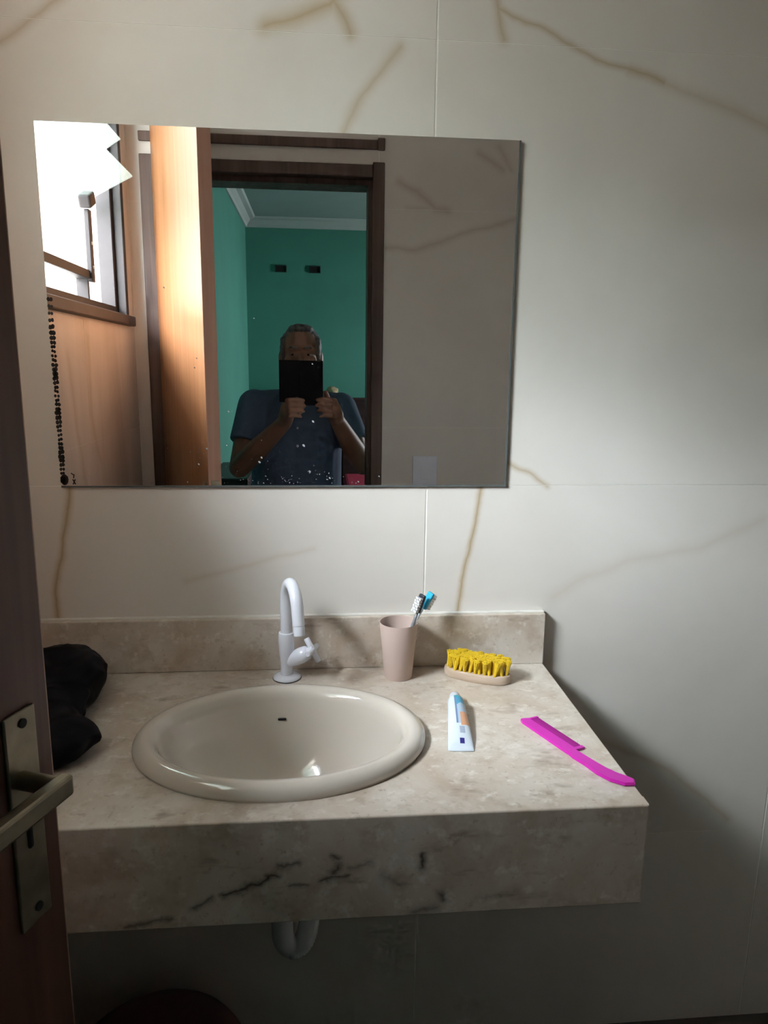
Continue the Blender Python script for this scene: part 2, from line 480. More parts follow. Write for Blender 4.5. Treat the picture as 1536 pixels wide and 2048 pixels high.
# ------------------------------------------------------------------ the bedroom beyond the door
BX0, BX1, BY0, BY1, BZ = -0.575, 2.55, -4.80, YD - 0.15, 2.57
bm = NB()
for r in cut_rect((BX0, XR + 0.15, 0, ZC), DOOR): box(bm, r[0], r[1], BY1, YD - 0.075, r[2], r[3])
box(bm, XR + 0.15, BX1 + 0.1, BY1, BY1 + 0.1, 0, ZC)
tag(obj('wall_bedroom_front', bm, M_teal), kind='structure')
bm = NB(); box(bm, BX0 - 0.15, BX0, BY0 - 0.1, BY1 + 0.0005, 0, ZC)
tag(obj('wall_bedroom_left', bm, M_teal), kind='structure')
bm = NB(); box(bm, BX0 - 0.15, BX1 + 0.1, BY0 - 0.12, BY0, 0, ZC)
tag(obj('wall_bedroom_back', bm, M_teal), kind='structure')
bm = NB()
for r in cut_rect((BY0, BY1 + 0.1, 0, ZC), (-4.15, -3.65, 1.1, 2.05)): box(bm, BX1, BX1 + 0.1, r[0], r[1], r[2], r[3])
tag(obj('wall_bedroom_right', bm, M_teal), kind='structure')
bm = NB(); box(bm, BX0 - 0.15, BX1 + 0.1, BY0 - 0.12, BY1, BZ, BZ + 0.15)
M_bed_ceil = pmat('pale_green_ceiling', (0.30, 0.40, 0.39), 0.85, 0.03, 6); M_cornice = pmat('pale_cornice_plaster', (0.42, 0.50, 0.48), 0.85, 0.03, 6)
tag(obj('ceiling_bedroom', bm, M_bed_ceil), kind='structure')
bm = NB(); box(bm, BX0 - 0.15, BX1 + 0.1, BY0 - 0.12, BY1 + 0.14, -0.1, 0.0)
tag(obj('floor_bedroom', bm, M_floor), kind='structure')
# plaster cornice
def cornice(name, p0, p1, nrm):
    p0, p1, nrm = Vector(p0), Vector(p1), Vector(nrm)
    prof = [(0, -0.07), (0.012, -0.07), (0.02, -0.05), (0.045, -0.02), (0.075, -0.012), (0.085, 0.0), (0, 0.0)]
    bm = NB()
    loft(bm, [[p + nrm * a + Vector((0, 0, BZ + b)) for a, b in prof] for p in (p0, p1)])
    return tag(obj(name, bm, M_cornice), kind='structure')
cornice('trim_1', (BX0, BY0, 0), (BX1, BY0, 0), (0, 1, 0))
cornice('trim_2', (BX0, BY1, 0), (BX0, BY0, 0), (1, 0, 0))

# ------------------------------------------------------------------ outside
bm = NB(); box(bm, -9, 9, -12, 8, -0.25, -0.12)
tag(obj('ground', bm, M_ground), kind='structure')
bm = NB(); box(bm, -1.30, XR + 0.3, BY0 - 0.3, 0.6, ZC + 0.12, ZC + 0.22)
tag(obj('roof_slab', bm, pmat('dark_eave_boards', (0.16, 0.12, 0.09), 0.8, 0.15, 9)), kind='structure')
bm = NB(); box(bm, -1.09, -0.7805, -1.52, -1.212, -0.12, ZC + 0.1195)
tag(obj('added_sun_blocker', bm, M_plaster), kind='structure')  # unseen block added outside to keep sun off the door's hinge side
bm = NB(); box(bm, -3.0, -2.85, -9, 6, -0.12, 2.42)
tag(obj('boundary_wall', bm, pmat('weathered_wall_render', (0.36, 0.33, 0.29), 0.9, 0.15, 3)), kind='structure')

# ------------------------------------------------------------------ window
M_win_frame = pmat('grey_brown_window_metal', (0.022, 0.02, 0.022), 0.5, 0.12, 25)
M_sill = pmat('dark_stone_sill', (0.035, 0.028, 0.03), 0.5, 0.2, 25)
def frosted():
    m, nt, bs = new_mat('frosted_glass')
    N, L = nt.nodes, nt.links
    tr = N.new('ShaderNodeBsdfTranslucent'); tr.inputs[0].default_value = (0.80, 0.84, 0.82, 1)
    tp = N.new('ShaderNodeBsdfTransparent'); tp.inputs[0].default_value = (0.85, 0.9, 0.88, 1)
    m1 = N.new('ShaderNodeMixShader'); m1.inputs[0].default_value = 0.85
    L.new(tr.outputs[0], m1.inputs[1]); L.new(tp.outputs[0], m1.inputs[2])
    m2 = N.new('ShaderNodeMixShader')
    nz = N.new('ShaderNodeTexNoise'); nz.inputs['Scale'].default_value = 90
    mm = N.new('ShaderNodeMath'); mm.operation = 'MULTIPLY'; mm.inputs[1].default_value = 0.25; L.new(nz.outputs['Fac'], mm.inputs[0])
    L.new(mm.outputs[0], m2.inputs[0]); L.new(m1.outputs[0], m2.inputs[1]); L.new(bs.outputs[0], m2.inputs[2])
    bs.inputs['Base Color'].default_value = (0.8, 0.85, 0.83, 1); bs.inputs['Roughness'].default_value = 0.25
    L.new(m2.outputs[0], N['Material Output'].inputs[0])
    return m
M_frost = frosted()
w1 = thing('window_1', (XL - 0.05, (WIN[0] + WIN[1]) / 2, WIN[2]), kind='structure')
FW = 0.028
fx0, fx1 = XL - 0.065, XL - 0.02
for a in ((WIN[0], WIN[0] + FW, WIN[2], WIN[3]), (WIN[1] - FW, WIN[1], WIN[2], WIN[3])):
    bm = NB(); box(bm, fx0, fx1, a[0], a[1], a[2], a[3], 0.002); obj('frame_stile', bm, M_win_frame, w1, world=True)
for a in ((WIN[2], WIN[2] + FW), (WIN[3] - FW, WIN[3])):
    bm = NB(); box(bm, fx0, fx1, WIN[0] + FW, WIN[1] - FW, a[0], a[1], 0.002); obj('frame_rail', bm, M_win_frame, w1, world=True)
# outer casing strip on the room side
bm = NB(); box(bm, XL - 0.02, XL + 0.008, WIN[0] - 0.022, WIN[0] + 0.006, WIN[2] - 0.02, WIN[3] + 0.03, 0.002); obj('casing', bm, M_win_frame, w1, world=True)
bm = NB(); box(bm, XL - 0.02, XL + 0.008, WIN[1] - 0.006, WIN[1] + 0.022, WIN[2] - 0.02, WIN[3] + 0.03, 0.002); obj('casing', bm, M_win_frame, w1, world=True)
bm = NB(); box(bm, XL - 0.06, XL + 0.022, WIN[0] - 0.05, WIN[1] + 0.05, WIN[2] - 0.03, WIN[2] + 0.002, 0.004); obj('sill', bm, M_sill, w1, world=True)
# vertical mullion, mid rail, tilting lever
ym = -0.915
bm = NB(); box(bm, fx0 + 0.008, fx1 - 0.004, ym - 0.009, ym + 0.004, WIN[2] + FW, 1.69, 0.0015); obj('mullion', bm, M_win_frame, w1, world=True)
bm = NB(); box(bm, fx0 + 0.008, fx1 + 0.004, ym, WIN[1] - FW, 1.668, 1.692, 0.002); obj('mid_rail', bm, M_win_frame, w1, world=True)
lv = NB(); box(lv, fx1 - 0.002, fx1 + 0.012, ym - 0.015, ym + 0.012, 1.66, 1.855, 0.002)
lv = obj('lever_bar', lv, M_win_frame, w1, world=True)
kb = NB(); box(kb, -0.012, 0.022, -0.026, 0.030, -0.016, 0.020, 0.006, 3, Matrix.Rotation(math.radians(-24), 4, 'X'))
bmesh.ops.translate(kb, verts=kb.verts, vec=(fx1 + 0.004, ym + 0.008, 1.878))
obj('lever_knob', kb, M_win_frame, w1, world=True)
for z in (1.70, 1.765):
    rv = NB(); ball(rv, (fx1 + 0.012, ym, z), 0.005, u=10, v=6); obj('rivet', rv, pmat('bright_rivet', (0.7, 0.7, 0.7), 0.3, 0.05, metallic=0.6), w1, world=True, smooth=True)
def pane(p_in, p_out, y0, y1, nm='pane'):
    (xi, zi), (xo, zo) = p_in, p_out
    d = Vector((xo - xi, 0, zo - zi)); L_ = d.length; d.normalize(); n_ = Vector((-d.z, 0, d.x)) * 0.002
    bm = NB()
    c = [Vector((xi, 0, zi)) - n_, Vector((xi, 0, zi)) + n_, Vector((xo, 0, zo)) + n_, Vector((xo, 0, zo)) - n_]
    loft(bm, [[v + Vector((0, y, 0)) for v in c] for y in (y0, y1)])
    return obj(nm, bm, M_frost, w1, world=True)
y0p, y1p = WIN[0] + FW + 0.012, WIN[1] - FW - 0.004
pane((XL + 0.060, 2.000), (XL - 0.100, 1.915), y0p + 0.02, y1p)
pane((XL + 0.030, 2.105), (XL - 0.115, 2.010), y0p + 0.02, y1p)
pane((XL + 0.012, 2.215), (XL - 0.110, 2.115), y0p + 0.02, y1p)

# ------------------------------------------------------------------ door frame and door
tf = thing('trim_3', (-0.18, YD - 0.07, 0), kind='structure')
JX0, JX1, JZ = -0.505, 0.188, 2.066
for (a, b) in ((JX0 - 0.022, JX0), (JX1, JX1 + 0.022)):
    bm = NB(); box(bm, a, b, YD - 0.15, YD + 0.002, 0, JZ + 0.022, 0.002); obj('jamb', bm, M_frame_wood, tf, world=True)
bm = NB(); box(bm, JX0, JX1, YD - 0.15, YD + 0.002, JZ, JZ + 0.03, 0.002); obj('head_jamb', bm, M_frame_wood, tf, world=True)
for (a, b) in ((JX0 - 0.080, JX0 - 0.006), (JX1 - 0.004, JX1 + 0.036)):
    bm = NB(); box(bm, a, b, YD + 0.002, YD + 0.014, 0, 2.108, 0.003); obj('casing', bm, M_frame_wood, tf, world=True)
bm = NB(); box(bm, JX0 - 0.006, JX1 - 0.004, YD + 0.002, YD + 0.013, 2.060, 2.100, 0.003); obj('head_casing', bm, M_frame_wood, tf, world=True)
for (a, b) in ((JX0, JX0 + 0.014), (JX1 - 0.016, JX1)):
    bm = NB(); box(bm, a, b, YD - 0.15, YD - 0.045, 0, JZ, 0.002); obj('door_stop', bm, M_frame_wood, tf, world=True)
bm = NB(); box(bm, JX0 + 0.012, JX1 - 0.012, YD - 0.15, YD - 0.045, JZ - 0.02, JZ, 0.002); obj('door_stop', bm, M_frame_wood, tf, world=True)
tu = thing('trim_4', (-0.18, YD, 2.165), kind='structure')
bm = NB(); box(bm, JX0 - 0.080, JX1 + 0.014, YD, YD + 0.012, 2.148, 2.178, 0.003); obj('trim_strip', bm, M_frame_wood, tu, world=True)
bm = NB(); box(bm, JX1 + 0.012, JX1 + 0.036, YD, YD + 0.014, 2.146, 2.184, 0.003); obj('trim_end_block', bm, M_frame_wood, tu, world=True)

M_brass = pmat('aged_nickel', (0.30, 0.26, 0.19), 0.38, 0.25, 30, metallic=0.9)
M_black = pmat('black_gap', (0.01, 0.01, 0.01), 0.7, 0.1)
DS = 0.0195
dl = thing('door_1', (JX0 - 0.006, YD + 0.016, 0.0), math.radians(69.35), kind='structure')
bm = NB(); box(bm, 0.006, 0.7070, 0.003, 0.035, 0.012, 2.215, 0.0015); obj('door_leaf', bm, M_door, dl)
bm = NB(); box(bm, 0.006, 0.7070, 0.0, 0.0029, 0.012, 2.215, 0.001); obj('dark_face_panel', bm, wood('dark_face_wood', (0.10, 0.040, 0.026), (0.17, 0.07, 0.045), 0.45), dl, label='dark panel on the near door face')  # thin face panel in a darker tone than the leaf
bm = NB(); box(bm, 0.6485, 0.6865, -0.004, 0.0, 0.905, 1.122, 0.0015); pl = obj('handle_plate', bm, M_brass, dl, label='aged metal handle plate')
bm = NB(); lathe(bm, [(0.0045, 0), (0.0045, 0.002)], seg=14); bmesh.ops.rotate(bm, verts=bm.verts, matrix=Matrix.Rotation(PI / 2, 3, 'X'))
bmesh.ops.translate(bm, verts=bm.verts, vec=(0.6695, -0.0035, 1.110)); obj('screw', bm, M_black, pl)
bm = NB(); box(bm, 0.6635, 0.6695, -0.006, -0.003, 0.985, 1.008, 0.002); obj('keyhole', bm, M_black, pl)
bm = NB(); lathe(bm, [(0.0045, 0), (0.0045, 0.002)], seg=14); bmesh.ops.rotate(bm, verts=bm.verts, matrix=Matrix.Rotation(PI / 2, 3, 'X'))
bmesh.ops.translate(bm, verts=bm.verts, vec=(0.6695, -0.0035, 0.92)); obj('screw', bm, M_black, pl)
bm = NB(); tube(bm, [(0.6640, -0.002, 1.056), (0.6640, -0.050, 1.056)], 0.009, 16); lh = obj('handle_neck', bm, M_brass, dl, smooth=True); autosmooth(lh)
bm = NB(); box(bm, 0.5605, 0.6720, -0.054, -0.040, 1.047, 1.067, 0.003); obj('lever', bm, M_brass, dl)
# the same set on the other face
bm = NB(); box(bm, 0.6485, 0.6865, 0.035, 0.039, 0.905, 1.122, 0.0015); obj('handle_plate', bm, M_brass, dl)
bm = NB(); tube(bm, [(0.6705, 0.037, 1.056), (0.6705, 0.085, 1.056)], 0.009, 16); obj('handle_neck', bm, M_brass, dl)
bm = NB(); box(bm, 0.5705, 0.6825, 0.075, 0.089, 1.047, 1.067, 0.003); obj('lever', bm, M_brass, dl)
bm = NB(); box(bm, 0.7071, 0.7081, 0.0005, 0.0345, 0.013, 2.214); obj('edge_band', bm, wood('pinkish_edge_wood', (0.46, 0.25, 0.18), (0.58, 0.34, 0.25), 0.5), dl)
bm = NB(); box(bm, 0.7067, 0.7089, 0.007, 0.028, 0.93, 1.13, 0.0005); obj('latch_plate', bm, M_brass, dl)
for z in (0.25, 1.0, 1.95):
    bm = NB(); tube(bm, [(0.002, -0.004, z), (0.002, -0.004, z + 0.08)], 0.006, 12); autosmooth(obj('hinge', bm, M_brass, dl))

# ------------------------------------------------------------------ vanity
CZ_, CX0, CX1, CY0, CY1 = 0.87, XL + 0.001, 0.431, -0.487, -0.0005
SX, SY, SA, SB = -0.060, -0.284, 0.221, 0.166          # basin centre and half axes
van = thing('vanity_countertop', ((CX0 + CX1) / 2, CY1, 0.72), 0, 'beige travertine vanity countertop with a deep front apron', 'countertop')
def slab():
    bm = NB()
    hole = lambda t, k: (SX + SA * k * math.cos(t), SY + SB * k * math.sin(t))
    cx, cy = SX, SY
    angs = [2 * PI * k / 120 for k in range(120)]
    for (px, py) in ((CX0, CY0 + 0.02), (CX1 - 0.02, CY0 + 0.02), (CX1 - 0.02, CY1), (CX0, CY1)):
        angs.append(math.atan2(py - cy, px - cx) % (2 * PI))
    angs = sorted(angs)
    def edge(t, ins):
        dx, dy = math.cos(t), math.sin(t)
        best = 1e9
        for lim, d, o in ((CX1 - 0.02, dx, cx), (CX0, dx, cx), (CY1, dy, cy), (CY0 + 0.02, dy, cy)):
            if abs(d) > 1e-9:
                s = (lim - o) / d
                if s > 0: best = min(best, s)
        return cx + dx * best, cy + dy * best
    top, bot = CZ_, CZ_ - 0.02
    loops = [[(*hole(t, 0.93), bot) for t in angs], [(*hole(t, 0.93), top) for t in angs],
             [(*edge(t, 0.0), top) for t in angs], [(*edge(t, 0.0), bot) for t in angs]]
    loops.append(loops[0])
    V = [[bm.verts.new(p) for p in lp] for lp in loops[:-1]]
    n = len(angs); V.append(V[0])
    for i in range(len(V) - 1):
        for k in range(n):
            try: bm.faces.new((V[i][k], V[i][(k + 1) % n], V[i + 1][(k + 1) % n], V[i + 1][k]))
            except ValueError: pass
    return bm
obj('top_slab', slab(), M_stone, van, world=True)
def edge_board(x0, x1, y0, y1, z0, z1, test, off):
    b = NB(); box(b, x0, x1, y0, y1, z0, z1)
    bmesh.ops.bevel(b, geom=[e for e in b.edges if all(test(v.co) for v in e.verts)], offset=off, segments=3, affect='EDGES', profile=0.5)
    return b
bm = edge_board(CX0, CX1, CY0, CY0 + 0.020, 0.722, CZ_, lambda c: c.y < CY0 + 1e-5, 0.0022); obj('front_apron', bm, M_stone_front, van, world=True)
bm = edge_board(CX1 - 0.020, CX1, CY0 + 0.020, CY1, 0.722, CZ_, lambda c: c.x > CX1 - 1e-5 and c.z > CZ_ - 1e-5, 0.0022); obj('side_apron', bm, M_stone_front, van, world=True)
bm = NB(); box(bm, CX0, CX1, CY1 - 0.0195, CY1, CZ_ + 0.0002, CZ_ + 0.101, 0.0015); obj('backsplash', bm, M_stone, van, world=True)
M_caulk = pmat('white_caulk', (0.70, 0.67, 0.62), 0.6, 0.08, 60)
bm = NB(); box(bm, CX0, CX1, CY1 - 0.010, CY1, CZ_ + 0.1005, CZ_ + 0.1035, 0.001); obj('caulk_line', bm, M_caulk, van, world=True)

M_ceramic = pmat('beige_glazed_ceramic', (0.60, 0.54, 0.475), 0.09, 0.02, 4, coat=0.8)
M_chrome = pmat('chrome', (0.6, 0.6, 0.6), 0.15, 0.05, metallic=1.0)
bas = thing('wash_basin', (SX, SY, CZ_), 0, 'oval beige ceramic wash basin set into the countertop', 'basin')
def basin():
    bm = NB()
    # (inward offset from the outer rim edge, height)
    prof = [(0.012, 0.000), (0.001, 0.0005), (0.0, 0.006), (0.002, 0.013), (0.008, 0.019), (0.016, 0.0215), (0.025, 0.020), (0.032, 0.015), (0.037, 0.005),
            (0.041, -0.012), (0.048, -0.04), (0.060, -0.075), (0.080, -0.105), (0.105, -0.125), (0.130, -0.134), (0.146, -0.138),
            (0.146, -0.150), (0.125, -0.148), (0.100, -0.138), (0.072, -0.115), (0.052, -0.08), (0.040, -0.04), (0.034, -0.005), (0.030, 0.0)]
    loops = []
    seg = 96
    for off, z in prof:
        # keep the loop nearly an offset curve, rounder toward the bottom
        a, b = max(SA - off * (1.0 + 0.0 * off), 0.02), max(SB - off, 0.02)
        if off > 0.05:
            k = min(1, (off - 0.05) / 0.096); a = a * (1 - k) + 0.02 * k if k > 0 else a
            a = max(a, b)
        loops.append([bm.verts.new((a * math.cos(t), b * math.sin(t), z)) for t in [2 * PI * i / seg for i in range(seg)]])
    loops.append(loops[0])
    for i in range(len(loops) - 1):
        for k in range(seg):
            try: bm.faces.new((loops[i][k], loops[i][(k + 1) % seg], loops[i + 1][(k + 1) % seg], loops[i + 1][k]))
            except ValueError: pass
    return bm
obj('bowl', basin(), M_ceramic, bas, smooth=True)
bm = NB(); lathe(bm, [(0.0, -0.1475), (0.021, -0.1475), (0.022, -0.136), (0.018, -0.1345), (0.012, -0.137), (0.0, -0.138)], seg=24, close=False); obj('drain', bm, M_chrome, bas, smooth=True)
bm = NB(); box(bm, -0.007, 0.007, -0.002, 0.002, -0.0018, 0.0018, 0.0015, 2, Matrix.Rotation(math.radians(-70), 4, 'X'))
bmesh.ops.translate(bm, verts=bm.verts, vec=(-0.006, 0.1195, -0.027)); obj('overflow_slot', bm, M_black, bas)

# ------------------------------------------------------------------ faucet
M_wplastic = pmat('white_plastic', (0.74, 0.75, 0.82), 0.25, 0.02, 10, coat=0.2)
TX, TY = -0.062, -0.056
fa = thing('faucet', (TX, TY, CZ_), 0, 'white plastic gooseneck faucet with a cross handle behind the basin', 'faucet')
bm = NB(); lathe(bm, [(0.0255, 0.0), (0.026, 0.002), (0.0245, 0.005), (0.017, 0.007), (0.013, 0.008)], seg=36); autosmooth(obj('base_flange', bm, M_wplastic, fa), 50)
bm = NB(); lathe(bm, [(0.0255, -0.0), (0.0262, 0.0), (0.0262, 0.0015), (0.0255, 0.0015)], seg=36); obj('gasket', bm, M_black, fa)
bm = NB(); lathe(bm, [(0.0112, 0.006), (0.0115, 0.030), (0.0138, 0.052), (0.0148, 0.074), (0.0146, 0.084), (0.0136, 0.088), (0.0100, 0.0885)], seg=28); autosmooth(obj('body', bm, M_wplastic, fa), 50)
sd = Vector((0.30, -0.954, 0)).normalized()      # direction of the spout
R_, ztop = 0.0385, 0.144
pts = [Vector((0, 0, 0.085)), Vector((0, 0, 0.12))]
for k in range(0, 17):
    t = PI * k / 16 * 0.93
    pts.append(Vector((0, 0, ztop)) + sd * (R_ - R_ * math.cos(t)) + Vector((0, 0, R_ * 1.18 * math.sin(t))))
d_end = (pts[-1] - pts[-2]).normalized()
p_end = pts[-1] + d_end * 0.026
pts.append(p_end)
bm = NB(); tube(bm, pts, 0.0106, 20); autosmooth(obj('spout', bm, M_wplastic, fa), 50)
bm = NB(); tube(bm, [p_end - d_end * 0.001, p_end + d_end * 0.0012, p_end + d_end * 0.0013, p_end + d_end * 0.017], [0.0092, 0.0092, 0.0101, 0.0099], 20); autosmooth(obj('aerator', bm, M_wplastic, fa), 50)
ad = Vector((0.80, -0.28, 0.50)).normalized()
p0 = Vector((0, 0, 0.030))
apts = [p0, p0 + ad * 0.018, p0 + ad * 0.034, p0 + ad * 0.046, p0 + ad * 0.050]
bm = NB(); tube(bm, apts, [0.0095, 0.0138, 0.0150, 0.0130, 0.0095], 20); autosmooth(obj('valve_arm', bm, M_wplastic, fa), 60)
hc = p0 + ad * 0.058
bm = NB(); tube(bm, [p0 + ad * 0.049, hc + ad * 0.004], 0.0085, 18); hub = obj('handle_hub', bm, M_wplastic, fa); autosmooth(hub)
a_, b_ = frame_of(ad)
for ang in (20, 110):
    v = (Vector((0.12, 0, 1)) - ad * ad.dot(Vector((0.12, 0, 1)))).normalized()
    if ang > 90: v = ad.cross(v)
    bm = NB(); tube(bm, [hc - v * 0.024, hc - v * 0.0225, hc + v * 0.0225, hc + v * 0.024], [0.0045, 0.0055, 0.0055, 0.0045], 14); autosmooth(obj('handle_bar', bm, M_wplastic, fa), 50)

# ------------------------------------------------------------------ tumbler and toothbrushes
M_cup = pmat('dusty_pink_plastic', (0.56, 0.43, 0.38), 0.55, 0.04, 12)
KX, KY = 0.1425, -0.062
cup = thing('tumbler', (KX, KY, CZ_), 0, 'dusty pink plastic tumbler holding two toothbrushes', 'cup')
bm = NB(); lathe(bm, [(0.0, 0.0), (0.0245, 0.0), (0.0258, 0.002), (0.0300, 0.055), (0.0355, 0.1055), (0.0352, 0.107), (0.0340, 0.1065), (0.0284, 0.055), (0.0238, 0.006), (0.0, 0.005)], seg=48, close=False)
autosmooth(obj('cup_body', bm, M_cup, cup), 50)
M_tb_grey = pmat('grey_toothbrush', (0.20, 0.205, 0.22), 0.35, 0.1)
M_tb_dark = pmat('dark_toothbrush_head', (0.02, 0.02, 0.035), 0.4, 0.1)
M_tb_white = pmat('white_bristles', (0.78, 0.78, 0.80), 0.7, 0.05, 200)
M_tb_blue = pmat('blue_toothbrush_head', (0.02, 0.36, 0.58), 0.35, 0.12)
M_tb_clear = pmat('pale_toothbrush_handle', (0.55, 0.60, 0.64), 0.3, 0.05)
def toothbrush(name, base, tip, face, mats, label, headlen=0.004, blen=0.0145):
    base, tip = Vector(base), Vector(tip)
    d = (tip - base).normalized(); L_ = (tip - base).length
    f = Vector(face); f = (f - d * f.dot(d)).normalized(); s = d.cross(f)
    t = thing(name, base, 0, label, 'toothbrush', 'toothbrushes in the pink tumbler')
    hm, headm, bmt = mats
    pts, rad = [], []
    for u, r in ((0, 0.003), (0.05, 0.0048), (0.35, 0.0052), (0.55, 0.0042), (0.72, 0.003), (0.84, 0.0026)):
        pts.append(d * (L_ * u)); rad.append(r)
    bm = NB(); tube(bm, pts, rad, 12); obj('handle', bm, hm, t, smooth=True)
    bm = NB()
    mt = Matrix(((s.x, d.x, f.x, 0), (s.y, d.y, f.y, 0), (s.z, d.z, f.z, 0), (0, 0, 0, 1)))
    h0 = L_ * 0.82
    t2 = NB(); box(t2, -0.0068, 0.0068, h0, L_ + headlen, -0.0025, 0.0045, 0.0022, 2, mt); obj('brush_head', t2, headm, t)
    bm.free()
    rows = NB()
    nr = 6
    for i in range(nr):
        for j in (-1, 0, 1):
            y = h0 + 0.003 + (L_ - h0 - 0.003) * i / (nr - 1)
            box(rows, j * 0.0040 - 0.0018, j * 0.0040 + 0.0018, y - 0.0017, y + 0.0017, 0.0042, blen + 0.0012 * ((i + j) % 2), 0, 2, mt)
    obj('bristles', rows, bmt, t, kind='stuff')
    return t
toothbrush('toothbrush', (0.137, -0.074, CZ_ + 0.010), (0.183, -0.070, 1.022), (-0.75, -0.55, -0.2), (M_tb_grey, M_tb_dark, M_tb_white), 'grey toothbrush with a black head and white bristles in the tumbler', 0.008, 0.011)
toothbrush('toothbrush', (0.1225, -0.058, CZ_ + 0.010), (0.2005, -0.055, 1.025), (0.72, 0.62, -0.2), (M_tb_clear, M_tb_blue, M_tb_white), 'pale toothbrush with a bright blue head in the tumbler')

# ------------------------------------------------------------------ scrubbing brush
M_bwood = wood('pale_brush_wood', (0.46, 0.34, 0.25), (0.58, 0.45, 0.35), 0.6, (6, 60, 60))
M_byel = pmat('yellow_bristles', (0.72, 0.48, 0.015), 0.55, 0.15, 150)
bxc, byc, brot = 0.288, -0.078, math.radians(-27)
br = thing('scrubbing_brush', (bxc, byc, CZ_), brot, 'oval wooden scrubbing brush with yellow bristles facing up', 'brush')
HA, HB = 0.063, 0.026
def ov(k, n=40):       # oval with slightly squared ends
    o = []
    for i in range(n):
        t = 2 * PI * i / n; c, s = math.cos(t), math.sin(t)
        o.append((HA * k * math.copysign(abs(c) ** 0.85, c), HB * k * math.copysign(abs(s) ** 0.95, s)))
    return o
bm = NB(); loft(bm, [[Vector((x, y, z)) for x, y in ov(k)] for k, z in ((0.93, 0.0), (0.99, 0.002), (1.0, 0.006), (1.0, 0.013), (0.98, 0.016), (0.94, 0.017))])
autosmooth(obj('wooden_block', bm, M_bwood, br), 40)
tuft = NB()
for k in range(9):
    a = 2 * PI * k / 9
    tube(tuft, [Vector((0.0013 * math.cos(a), 0.0013 * math.sin(a), 0)), Vector((0.0024 * math.cos(a), 0.0024 * math.sin(a), 0.013)), Vector((0.0044 * math.cos(a), 0.0044 * math.sin(a), 0.0266 + 0.0014 * math.sin(3.1 * k)))], [0.0012, 0.0014, 0.0018], 5)
tube(tuft, [Vector((0, 0, 0)), Vector((0, 0, 0.0275))], [0.0016, 0.0028], 6)
tme = bpy.data.meshes.new('bristle_tuft'); bmesh.ops.recalc_face_normals(tuft, faces=tuft.faces); tuft.to_mesh(tme); tuft.free(); tme.materials.append(M_byel)
rows = [(-0.0195, 9), (-0.0120, 12), (-0.0045, 13), (0.0030, 13), (0.0105, 12), (0.0180, 9)]
for y, n in rows:
    xm = HA * 0.88 * math.sqrt(max(0, 1 - (y / HB) ** 2))
    for i in range(n):
        x = -xm + 2 * xm * i / (n - 1)
        o = bpy.data.objects.new('bristle_tuft', tme); C.objects.link(o); o.parent = br
        o.location = (x + random.uniform(-.0008, .0008), y + random.uniform(-.0008, .0008), 0.0165)
        o.rotation_euler = (-y * 9 + random.uniform(-.06, .06), x * 3.2 + random.uniform(-.06, .06), random.uniform(0, 6))

